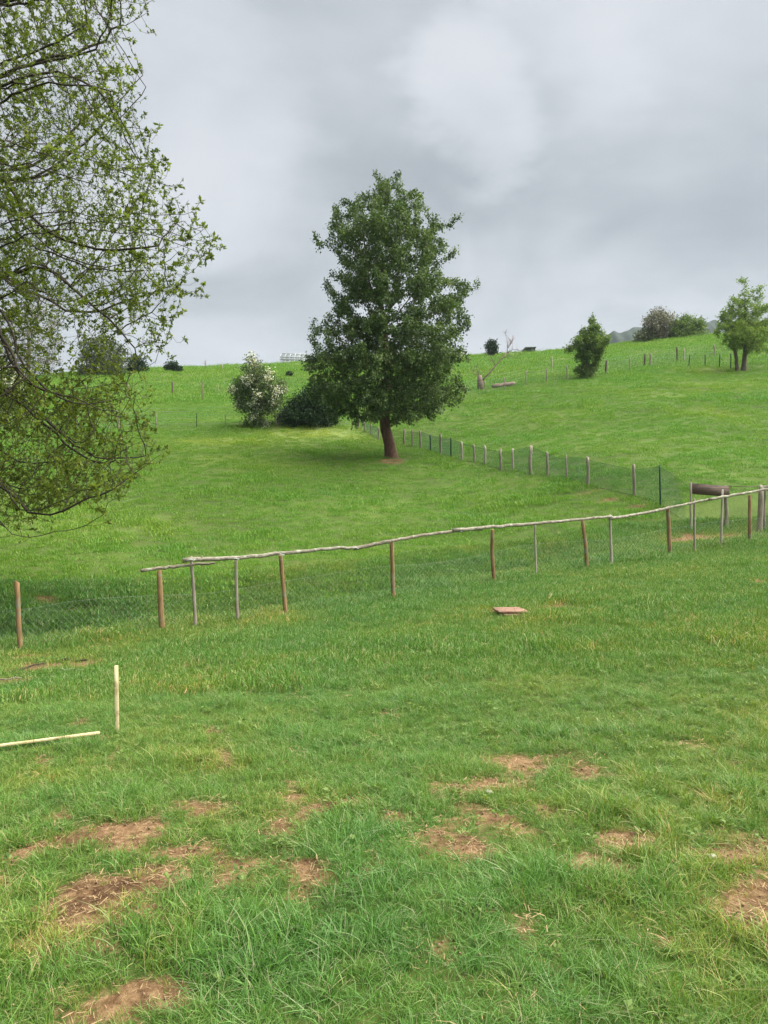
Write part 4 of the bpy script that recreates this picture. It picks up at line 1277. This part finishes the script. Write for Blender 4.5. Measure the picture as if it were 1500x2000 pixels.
# gateway with dark board -----------------------------------------------
gd = 17.5
g0 = at(1415, 1042, gd); g0[2] = float(ground(g0[0], g0[1]))
gate = thing('garden_gateway', g0, 'timber gateway with a dark weathered crossboard behind the pole fence', 'gate')
def gpost(tx_, ty_, bx_, d_, w_, mk):
    p = at(bx_, 1040, d_); p[2] = float(ground(p[0], p[1]))
    return post_mesh(p, at(tx_, ty_, d_), w_ / F * d_ / 2, 8).build('post', M[mk], gate)
gpost(1349, 944, 1350, gd - 0.05, 5, 'post_pale')
gpost(1416, 950, 1417, gd + 0.12, 8, 'post_grey')
gpost(1487, 950, 1483, 17.0, 11, 'post_grey')
gpost(1494, 950, 1494, 17.2, 6, 'post_grey')
a, b = at(1349, 954, gd), at(1424, 960, gd)
ax = unit(b - a); zz_ = unit(np.array([0, 0, 1.0]) - ax * ax[2]); yy_ = np.cross(zz_, ax)
mb = MB(); mb.box((a + b) / 2, np.linalg.norm(b - a), 0.035, 21.0 / F * gd, np.array([ax, yy_, zz_]))
mb.build('crossboard', M['board_dark'], gate)
mb = MB()
a, b = at(1422, 949, gd), at(1500, 949, 17.1)
for off in (0, 0.08):
    mb.tube([a - np.array([0, 0, off]), (a + b) / 2 - np.array([0, 0, off + 0.015]), b - np.array([0, 0, off])], 0.008 if off == 0 else 0.003, 5)
mb.build('strand', M['rail_dark'], gate)
mb = MB()
a, b = at(1490, 953, 17.0), at(1640, 938, 17.4)
mb.tube([a + (b - a) * t_ + rng.normal(size=3) * 0.008 for t_ in np.linspace(0, 1, 8)], 0.05, 8, jit=0.06)
mb.build('rail', M['rail'], gate)
ga, gb = at(1484, 1035, 17.1), at(1640, 1025, 17.6)
netting([ga, gb], 0.9, 0.05, 0.0025, 0.04, True, 0.02).build('green_netting', M['netting'], gate)

# upper fences ----------------------------------------------------------
def far_fence(name, label, posts, mesh_h, mesh_cell, wire_r, mk='post_grey', wires=(0.95,), line_ext=(), net_mat='old_wire'):
    root = None; pts = []
    for (bx_, by_, hp, w_, m_) in posts:
        c, d_ = hit(bx_, by_)
        if root is None: root = thing(name, c, label, 'fence')
        pts.append(c)
        if hp:
            top = c + np.array([rng.normal() * 0.03, 0, hp / F * d_])
            post_mesh(c, top, w_ / F * d_ / 2 * 0.62, 6).build('post', M[m_], root)
    netting(pts, mesh_h, mesh_cell, wire_r, 0.04, False, 0.02).build('wire_netting', M[net_mat], root)
    mb = MB()
    s, fn = path_fn(pts)
    for h in wires:
        q = np.append(np.arange(0, s[-1], 1.0), s[-1]); xy = fn(q)
        mb.tube(np.stack([xy[:, 0], xy[:, 1], ground(xy[:, 0], xy[:, 1]) + h], -1), wire_r * 1.8, 3, cap=False)
    mb.build('strand', M[net_mat], root)
    return root

far_fence('field_fence', 'wire fence on slim posts climbing the upper right slope past the clipped tree',
          [(905, 778, 0, 0, ''), (948, 768, 24, 4, 'post_grey'), (985, 760, 24, 4, 'post_grey'), (1028, 752, 26, 4, 'post_grey'), (1068, 748, 26, 4, 'post_grey'), (1107, 743, 30, 5, 'post_grey'),
           (1184, 730, 26, 7, 'board_dark'), (1230, 722, 24, 4, 'post_grey'), (1259, 716, 24, 7, 'board_dark'), (1271, 714, 24, 6, 'post_grey'), (1323, 707, 28, 6, 'board_dark'), (1336, 706, 24, 4, 'post_pale'),
           (1395, 698, 24, 4, 'post_grey'), (1470, 690, 24, 5, 'post_grey'), (1540, 682, 24, 5, 'post_grey')], 0.75, 0.16, 0.0030)
far_fence('paddock_fence', 'low wire fence on thin green posts running level beside the two-stemmed tree',
          [(1271, 716, 0, 0, ''), (1346, 717, 24, 3.5, 'green_post'), (1377, 719, 24, 3.5, 'green_post'), (1405, 720, 26, 3.5, 'green_post'), (1427, 722, 30, 3.5, 'green_post'),
           (1500, 722, 26, 3.5, 'green_post'), (1560, 720, 26, 3.5, 'green_post')], 0.7, 0.16, 0.0026)
far_fence('hedge_line_fence', 'low wire fence along the far edge of the left meadow past the white hawthorn',
          [(-60, 842, 0, 0, ''), (60, 840, 26, 4, 'post_grey'), (150, 839, 26, 4, 'post_grey'), (230, 838, 26, 4, 'post_grey'), (305, 836, 26, 4, 'post_grey'), (384, 834, 28, 3, 'green_post'), (440, 833, 24, 3, 'post_grey'),
           (540, 833, 26, 4, 'post_grey'), (640, 831, 20, 4, 'post_grey'), (700, 833, 0, 0, '')], 0.8, 0.14, 0.0029, wires=(0.18, 0.95))
far_fence('crest_field_fence', 'single wire fence with widely spaced posts across the left upper field',
          [(170, 772, 22, 4, 'post_grey'), (250, 771, 20, 4, 'post_grey'), (337, 770, 23, 5, 'board_dark'), (425, 771, 18, 3, 'post_grey'), (560, 772, 18, 3, 'post_grey'), (620, 772, 18, 3, 'post_grey')], 0.45, 0.3, 0.0016, wires=(0.7,))

# small sapling and skyline posts
def sapling(px, py, h, label, d=None):
    c, d_ = hit(px, py)
    root = thing('bare_sapling', c, label, 'sapling')
    mb = MB()
    top = c + np.array([0.05, 0, h])
    mb.tube([c - np.array([0, 0, .1]), (c + top) / 2 + np.array([0.03, 0, 0]), top], [0.035, 0.025, 0.01], 5)
    for k in range(26):
        t_ = 0.3 + 0.7 * rng.random(); p = c + (top - c) * t_
        v = unit(rng.normal(size=3) + np.array([0, 0, 0.6])) * h * 0.28 * rng.random()
        mb.tube([p, p + v * 0.6, p + v + np.array([0, 0, 0.05])], [0.014, 0.01, 0.006], 3)
    mb.build('trunk', M['bark_bare'], root)
sapling(394, 784, 1.25, 'thin bare sapling in the left field between post and white hawthorn')
sapling(400, 724, 0.9, 'wispy bare sapling on the crest right of the small dark bush')
for px, py, h, lb in ((434, 723, 9, 'slim grey post standing on the crest above the left field'), (1077, 724, 26, 'thin pale post standing alone on the slope left of the clipped tree')):
    c, d_ = hit(px, py)
    o = post_mesh(c, c + np.array([0, 0, h / F * d_]), 0.06, 6).build('field_post', M['post_pale'], origin=c)
    tag(o, lb, 'post', 'lone posts in the upper field')

# ------------------------------------------------------------------ far small buildings on the crest
def hut(px, py, w, h, d, label, slope=0.25):
    c = at(px, py, d); c[2] = float(ground(c[0], c[1]))
    root = thing('crest_hut', c, label, 'hut')
    sx = w / F * d; sz = h / F * d + 0.12
    mb = MB(); mb.box(c + np.array([0, 0, sz / 2 - 0.15]), sx, 1.8, sz, None, 0.02); mb.build('wall', M['hut'], root)
    mb = MB(); a = math.atan(slope * 0.2)
    mb.box(c + np.array([0, 0, sz - 0.08]), sx * 1.12, 2.1, 0.12, np.array([[math.cos(a), 0, math.sin(a)], [0, 1, 0], [-math.sin(a), 0, math.cos(a)]]), 0.02)
    mb.build('roof', M['hut_roof'], root)
    mb = MB(); mb.box(c + np.array([sx * 0.18, -0.92, sz * 0.40]), sx * 0.24, 0.03, sz * 0.62, None, 0.005); mb.build('door', M['hut_roof'], root)
hut(1033, 692, 19, 8, 82, 'dark field hut just showing over the crest left of the clipped tree', 0.2)
hut(1069, 689, 24, 5, 83, 'low dark shed sunk behind the crest right of the field hut', 0.0)

def greenhouse():
    d = 84.0
    c = at(573, 716, d); c[2] = float(ground(c[0], c[1])) 
    root = thing('glasshouse', c, 'pale white framed glasshouse on the crest just left of the pear tree', 'greenhouse')
    w, dep, he, hr = 2.6, 2.2, 0.95, 1.5
    c = c.copy(); c[2] += 0.25
    fr = MB()
    for x in np.linspace(-w / 2, w / 2, 6):
        for y in (-dep / 2, dep / 2):
            fr.tube([c + np.array([x, y, -0.4]), c + np.array([x, y, he])], 0.035, 4)
        fr.tube([c + np.array([x, -dep / 2, he]), c + np.array([x, 0, hr]), c + np.array([x, dep / 2, he])], 0.035, 4)
    for y, z in ((-dep / 2, he), (dep / 2, he), (0, hr), (-dep / 2, 0.7), (dep / 2, 0.7), (-dep / 2, 0.0)):
        fr.tube([c + np.array([-w / 2, y, z]), c + np.array([w / 2, y, z])], 0.045, 4)
    fr.build('frame', M['white_frame'], root)
    for i in range(5):
        x0 = -w / 2 + i * w / 5 + 0.05; x1 = x0 + w / 5 - 0.1
        mb = MB(); mb.box(c + np.array([(x0 + x1) / 2, -dep / 2 + 0.01, he / 2]), x1 - x0, 0.012, he - 0.1); mb.build('pane', M['glazing'], root)
        for sg in (-1, 1):
            mb = MB()
            n_ = unit(np.array([0, sg * (hr - he), dep / 2])); a_ = unit(np.array([0, dep / 2, -sg * (hr - he)]))
            mb.box(c + np.array([(x0 + x1) / 2, sg * dep / 4, (he + hr) / 2]), x1 - x0, math.hypot(dep / 2, hr - he) - 0.1, 0.012, np.array([[1, 0, 0], a_, n_]))
            mb.build('pane', M['glazing'], root)
greenhouse()

# ------------------------------------------------------------------ small things on the lawn
c, d_ = hit(229, 1426)
top = at(227, 1300, d_)
ax = unit(top - c); xx = unit(np.array([1, 0.25, 0]) - ax * ax[0]); yy_ = np.cross(ax, xx)
L_ = np.linalg.norm(top - c)
mb = MB(); mb.box(c + ax * (L_ - 0.15) / 2, L_ + 0.15, 0.027, 0.024, np.array([ax, xx, yy_]), 0.003, 0.003)
tag(mb.build('wooden_stake', M['sawn'], origin=c), 'square pale wooden stake standing upright in the lawn', 'stake')
a, _ = hit(-90, 1487); b, _ = hit(195, 1437)
a[2] += 0.055; b[2] += 0.035
BATTEN = (a.copy(), b.copy())
ax = unit(b - a); zz_ = unit(np.array([0, 0, 1.0]) - ax * ax[2]); yy_ = np.cross(zz_, ax)
mb = MB(); mb.box((a + b) / 2, np.linalg.norm(b - a), 0.024, 0.018, np.array([ax, yy_, zz_]), 0.004, 0.004)
tag(mb.build('batten', M['sawn_x'], origin=(a + b) / 2), 'long pale batten lying in the grass beside the upright stake', 'batten')

# clay slabs
c, d_ = hit(1000, 1203)
slab = thing('clay_slab_stack', c, 'small stack of flat reddish slabs lying on the lawn', 'slabs')
for (ox, oy, oz, sx, sy, rz) in ((0.02, 0.06, 0.03, 0.30, 0.30, 0.1), (-0.03, 0.22, 0.062, 0.34, 0.10, 0.05), (-0.01, 0.10, 0.062, 0.37, 0.11, 0.03), (0.0, -0.02, 0.066, 0.36, 0.11, 0.06), (0.22, 0.02, 0.03, 0.14, 0.09, 0.35)):
    mb = MB(); ca, sa = math.cos(rz), math.sin(rz)
    mb.box(c + np.array([ox, oy, oz]), sx, sy, 0.026, np.array([[ca, sa, 0.0], [-sa, ca, 0], [0, 0, 1]]), 0.005, 0.004)
    mb.build('slab', M['slab'], slab)

# pale stones and sticks
for px, py, s, lb in ((955, 1547, 0.022, 'small white stone on the bare patch in front of the lawn'), (1391, 1683, 0.018, 'tiny cream stone in the grass at the lower right')):
    c, d_ = hit(px, py)
    mb = MB()
    th = np.linspace(0, math.pi, 6); ph = np.linspace(0, 2 * math.pi, 8, endpoint=False)
    pts = [c + np.array([0, 0, s * 0.9 * math.cos(t_) * 0.6 + s * 0.4]) for t_ in th]
    mb.tube(pts, [s * max(0.15, math.sin(t_)) for t_ in th], 8, jit=0.15)
    tag(mb.build('pebble', M['stone'], origin=c, smooth=True), lb, 'stone', 'pale stones in the lawn')
for (x0, y0, x1, y1, r_, mk, lb) in ((-20, 1336, 42, 1330, 0.009, 'rail_dark', 'broken stick cut by the left edge of the picture on worn ground'), (20, 1318, 92, 1297, 0.012, 'bark_dark', 'dark twig lying on the worn ground left of the stake'),
                                   (118, 1313, 168, 1310, 0.010, 'rail', 'short pale stick on the worn ground nearest the stake'), (118, 1292, 172, 1290, 0.016, 'bark_dark', 'dark stick behind the short pale stick on worn ground')):
    a, _ = hit(x0, y0); b, _ = hit(x1, y1); a[2] += 0.02; b[2] += 0.02
    mb = MB(); pts = [a + (b - a) * t_ + rng.normal(size=3) * 0.008 for t_ in np.linspace(0, 1, 6)]
    mb.tube(pts, np.linspace(1, 0.6, 6) * r_, 6, jit=0.1)
    tag(mb.build('fallen_stick', M[mk], origin=a), lb, 'stick', 'sticks on the worn ground')

# ------------------------------------------------------------------ grass
def tuft(name, n, R, h0, h1, w, mat, lean=0.5, segs=2, flat=0.0):
    """a little clump of blades"""
    base = rng.normal(size=(n, 2)) * R * 0.55
    ang = rng.random(n) * 2 * math.pi
    ln = np.abs(rng.normal(size=n)) * lean + 0.08
    h = h0 + (h1 - h0) * rng.random(n) ** 1.4
    wd = w * (0.65 + 0.7 * rng.random(n))
    dx, dy = np.cos(ang), np.sin(ang)
    tw = ang + math.pi / 2 + rng.normal(size=n) * 0.7
    sx, sy = np.cos(tw), np.sin(tw)
    V = []
    fr = np.linspace(0, 1, segs + 2)
    for f in fr:
        out_ = h * ln * f ** 1.8
        z = h * f * (1 - 0.35 * np.minimum(ln, 1.3) * f) - 0.006 * (f == 0)
        c = np.stack([base[:, 0] + dx * out_, base[:, 1] + dy * out_, z], -1)
        if f < 1:
            ww = wd * (1 - 0.55 * f) * 0.5
            o = np.stack([sx * ww, sy * ww, ww * 0], -1)
            V += [c - o, c + o]
        else:
            V += [c]
    V = np.stack(V, 1); k = V.shape[1]
    i0 = np.arange(n)[:, None] * k
    f4 = np.concatenate([i0 + np.array([[2 * s, 2 * s + 1, 2 * s + 3, 2 * s + 2]]) for s in range(segs)])
    f3 = i0 + np.array([[2 * segs, 2 * segs + 1, 2 * segs + 2]])
    mb = MB()
    mb.add(V.reshape(-1, 3), f3, f4, np.repeat(rng.random(n), k))
    return mb.build(name, mat, link=False)

def weed(name, n, mat, R=0.03):
    """low rosette of round leaves (clover, plantain)"""
    a = rng.random(n) * 2 * math.pi
    r = R * (0.3 + rng.random(n))
    b = np.stack([np.cos(a) * r * 0.4, np.sin(a) * r * 0.4, 0.012 + 0.02 * rng.random(n)], -1)
    dv = np.stack([np.cos(a), np.sin(a), 0.15 + 0.5 * rng.random(n)], -1)
    mb = MB(); leaves(mb, b, dv, 0.014 + 0.010 * rng.random(n), 0.010 + 0.006 * rng.random(n), 3.0)
    return mb.build(name, mat, link=False)

def collection(name, obs):
    c = bpy.data.collections.new(name)
    for o in obs: c.objects.link(o)
    return c

def scatter(name, xyz, rot, scl, hue, pick, coll, label, cat):
    me = bpy.data.meshes.new(name)
    me.vertices.add(len(xyz)); me.vertices.foreach_set('co', xyz.astype(np.float32).ravel())
    for nm, ty, val in (('rot', 'FLOAT_VECTOR', rot), ('scl', 'FLOAT', scl), ('hue', 'FLOAT', hue), ('pick', 'INT', pick)):
        a = me.attributes.new(nm, ty, 'POINT')
        a.data.foreach_set('vector' if ty == 'FLOAT_VECTOR' else 'value', (val.astype(np.int32) if ty == 'INT' else val.astype(np.float32)).ravel())
    o = bpy.data.objects.new(name, me); C.objects.link(o)
    ng = bpy.data.node_groups.new(name + '_scatter', 'GeometryNodeTree')
    ng.interface.new_socket('Geometry', in_out='INPUT', socket_type='NodeSocketGeometry')
    ng.interface.new_socket('Geometry', in_out='OUTPUT', socket_type='NodeSocketGeometry')
    gi = ng.nodes.new('NodeGroupInput'); gu = ng.nodes.new('NodeGroupOutput')
    ip = ng.nodes.new('GeometryNodeInstanceOnPoints'); ci = ng.nodes.new('GeometryNodeCollectionInfo')
    ci.inputs['Collection'].default_value = coll
    ci.inputs['Separate Children'].default_value = True
    ci.inputs['Reset Children'].default_value = True
    def na(nm, ty):
        n = ng.nodes.new('GeometryNodeInputNamedAttribute'); n.data_type = ty; n.inputs['Name'].default_value = nm
        return n.outputs['Attribute']
    e2r = ng.nodes.new('FunctionNodeEulerToRotation')
    L = ng.links
    L.new(na('rot', 'FLOAT_VECTOR'), e2r.inputs[0])
    L.new(gi.outputs[0], ip.inputs['Points']); L.new(ci.outputs[0], ip.inputs['Instance'])
    ip.inputs['Pick Instance'].default_value = True
    L.new(na('pick', 'INT'), ip.inputs['Instance Index'])
    L.new(e2r.outputs[0], ip.inputs['Rotation'])
    L.new(na('scl', 'FLOAT'), ip.inputs['Scale'])
    L.new(ip.outputs[0], gu.inputs[0])
    md = o.modifiers.new('scatter', 'NODES'); md.node_group = ng
    return tag(o, label, cat, kind='stuff')

def spread_pts(y0, y1, a, b, dens):
    """random points in the wedge |x| < a*y + b"""
    hw = a * y1 + b
    n = int((y1 - y0) * 2 * hw * dens)
    x = rng.uniform(-hw, hw, n); y = rng.uniform(y0, y1, n)
    k = np.abs(x) < a * y + b
    return x[k], y[k]

def hue_field(x, y, s=1.0, seed=60):
    return np.clip(0.42 + (fbm(x, y, 1.3 * s, seed, 3) - 0.5) * 1.15 + (vnoise(x, y, 0.16 * s, seed + 5) - 0.5) * 0.45 + rng.normal(size=len(x)) * 0.10, 0, 1)

def rots(n, tilt=0.18):
    return np.stack([rng.normal(size=n) * tilt, rng.normal(size=n) * tilt, rng.random(n) * 2 * math.pi], -1)

def slope_free(x, y):
    return np.stack([x, y, ground(x, y)], -1)

near_t = [tuft('grass_tuft', 38, 0.055, 0.022, 0.095, 0.0034, M['grass'], 0.95, 3) for _ in range(5)] + [tuft('grass_tuft', 34, 0.05, 0.05, 0.15, 0.0040, M['grass'], 0.55, 3) for _ in range(2)]
mid_t = [tuft('grass_tuft', 60, 0.11, 0.022, 0.075, 0.0055, M['grass'], 0.6, 2) for _ in range(5)]
far_t = [tuft('meadow_tuft', 90, 0.30, 0.05, 0.14, 0.012, M['meadow'], 0.6, 1) for _ in range(5)]
vfar_t = [tuft('meadow_tuft', 90, 0.55, 0.06, 0.22, 0.026, M['meadow'], 0.6, 1) for _ in range(4)]

# nearest lawn
x, y = spread_pts(0.7, 7.0, 0.62, 1.6, 800)
ab_ = BATTEN[1][:2] - BATTEN[0][:2]; q_ = np.stack([x, y], -1) - BATTEN[0][:2]
t_ = np.clip(q_ @ ab_ / (ab_ @ ab_), 0, 1)
dist_ = np.linalg.norm(q_ - t_[:, None] * ab_, axis=1)
front_ = q_[:, 1] - t_ * ab_[1] < 0
k = dist_ > np.where(front_, 0.10, 0.02)
x, y = x[k], y[k]
bm = bare(x, y)
clump = fbm(x, y, 0.38, 71, 3)
k = rng.random(len(x)) < np.clip(1.12 - 1.45 * bm, 0.17, 1) * np.clip(0.45 + 1.1 * clump, 0.3, 1)
x, y, bm, clump = x[k], y[k], bm[k], clump[k]
tall = sstep(0.50, 0.78, clump)
scl = (0.46 + 0.34 * tall + 0.34 * rng.random(len(x))) * (1 - 0.5 * sstep(0.08, 0.45, bm)) * (1 - 0.25 * sstep(3, 7, y))
pick = np.where(rng.random(len(x)) < 0.10 + 0.15 * tall, rng.integers(5, 7, len(x)), rng.integers(0, 5, len(x)))
hue = np.clip(hue_field(x, y) - 0.05 * tall + 0.35 * sstep(0.12, 0.5, bm), 0, 1)
scatter('lawn_grass', slope_free(x, y), rots(len(x)), scl, hue, pick, collection('near_tufts', near_t), 'rough lawn grass of long uneven blades in the foreground', 'grass')
# lawn up to the fence and the bank behind it
x, y = spread_pts(6.4, 18.0, 0.60, 2.2, 280)
s_ = y - brow_y(x)
k = (s_ < 4.5)
x, y, s_ = x[k], y[k], s_[k]
bm = bare(x, y)
k = rng.random(len(x)) < np.clip(1.1 - 1.5 * bm, 0.08, 1)
x, y, s_, bm = x[k], y[k], s_[k], bm[k]
clump = fbm(x, y, 0.7, 75, 3)
edge_ = np.exp(-((s_ + 0.45) / 0.5) ** 2)
scl = 0.75 + 0.7 * sstep(0.5, 0.8, clump) + 0.25 * rng.random(len(x)) + 0.6 * edge_ * rng.random(len(x)) + 0.45 * sstep(0.6, 1.6, s_) * rng.random(len(x))
hue = np.clip(hue_field(x, y, 1.4) + 0.30 * sstep(0.12, 0.5, bm) - 0.20 * sstep(0.7, 1.6, s_) * (1 - sstep(3.0, 4.5, s_)), 0, 1)
scatter('lawn_edge_grass', slope_free(x, y), rots(len(x)), scl, hue, rng.integers(0, 5, len(x)), collection('mid_tufts', mid_t), 'shorter lawn grass reaching back to the pole fence and bank', 'grass')
# meadow
x, y = spread_pts(13.5, 52.0, 0.58, 3.2, 21)
k = (y - brow_y(x) > 2.4) & (rng.random(len(x)) < np.clip(1.1 - 1.4 * bare(x, y), 0.05, 1))
x, y = x[k], y[k]
clump = fbm(x, y, 1.3, 78, 3)
scl = 0.50 + 0.42 * sstep(0.48, 0.8, clump) + 0.25 * rng.random(len(x))
hue = np.clip(0.42 + 0.5 * (hue_field(x, y, 2.2, 90) - 0.42) + 0.05 + 0.55 * dryness(x, y), 0, 1)
rush = (rng.random(len(x)) < 0.10 * sstep(0.55, 0.75, fbm(x, y, 2.2, 83, 3)))
scl = np.where(rush, scl * 1.7, scl); hue = np.where(rush, 0.02, hue)
scatter('meadow_grass', slope_free(x, y), rots(len(x), 0.1), scl, hue, rng.integers(0, 5, len(x)), collection('meadow_tufts', far_t), 'green meadow grass on the slope round the pear tree', 'grass')
x, y = spread_pts(50.0, 83.0, 0.58, 3.0, 4.2)
hue = np.clip(hue_field(x, y, 5.0, 95) * 0.7 + 0.12 + 0.3 * dryness(x, y), 0, 0.66)
scatter('upper_field_grass', slope_free(x, y), rots(len(x), 0.1), 0.6 + 0.6 * rng.random(len(x)), hue, rng.integers(0, 4, len(x)), collection('field_tufts', vfar_t), 'paler ripening grass of the fields up to the crest', 'grass')
# dead straw on the worn places
st_t = []
for _ in range(4):
    n_ = 7; mb = MB()
    for i in range(n_):
        p = np.append(rng.normal(size=2) * 0.03, 0.006 + 0.01 * rng.random()); a_ = rng.random() * 6.28
        v = np.array([math.cos(a_), math.sin(a_), rng.normal() * 0.12]) * (0.008 + 0.024 * rng.random())
        w_ = np.array([-math.sin(a_), math.cos(a_), 0]) * (0.0005 + 0.0007 * rng.random())
        mb.add([p - w_, p + w_, p + v + w_, p + v - w_], None, [[0, 1, 2, 3]])
    st_t.append(mb.build('straw_bits', M['straw'], link=False))
x, y = spread_pts(1.0, 9.0, 0.62, 1.6, 230)
k = rng.random(len(x)) < np.clip(bare(x, y) * 1.6 + 0.03, 0, 1)
x, y = x[k], y[k]
scatter('straw_litter', slope_free(x, y), rots(len(x), 0.12), 0.7 + 0.9 * rng.random(len(x)), rng.random(len(x)), rng.integers(0, 4, len(x)), collection('straw', st_t), 'dead straw bits scattered over the bare earth patches', 'straw')
# clover and plantain
wd_t = [weed('weed_rosette', 9, M['leaf_light']) for _ in range(4)]
x, y = spread_pts(1.2, 8.0, 0.62, 0.9, 55)
k = rng.random(len(x)) < sstep(0.5, 0.75, fbm(x, y, 0.7, 99, 2)) + 0.1
x, y = x[k], y[k]
scatter('clover_leaves', slope_free(x, y), rots(len(x), 0.15), 0.6 + 0.9 * rng.random(len(x)), rng.random(len(x)), rng.integers(0, 4, len(x)), collection('weeds', wd_t), 'small round clover leaves dotted through the lawn', 'weeds')

# crumbs of earth
M['crumb'] = plain_mat('dry_earth_crumbs', (0.21, 0.137, 0.078), 0.95, 0, 0.45, 70)
cr_t = []
for _ in range(4):
    mb = MB()
    for i in range(6):
        p = np.append(rng.normal(size=2) * 0.03, 0.003); r_ = 0.0014 + 0.0034 * rng.random() ** 2
        mb.tube([p - np.array([0, 0, r_ * .6]), p + np.array([r_ * .2, 0, r_ * .2]), p + np.array([0, 0, r_ * 0.9])], [r_ * 0.7, r_, r_ * 0.45], 5, jit=0.3)
    cr_t.append(mb.build('earth_crumbs', M['crumb'], link=False))
x, y = spread_pts(1.2, 7.0, 0.62, 0.9, 300)
k = rng.random(len(x)) < np.clip(bare(x, y) * 1.5 - 0.1, 0, 1)
x, y = x[k], y[k]
scatter('soil_crumbs', slope_free(x, y), rots(len(x), 0.2), 0.6 + 1.0 * rng.random(len(x)), rng.random(len(x)), rng.integers(0, 4, len(x)), collection('crumbs', cr_t), 'loose crumbs of brown earth on the worn patches', 'soil')
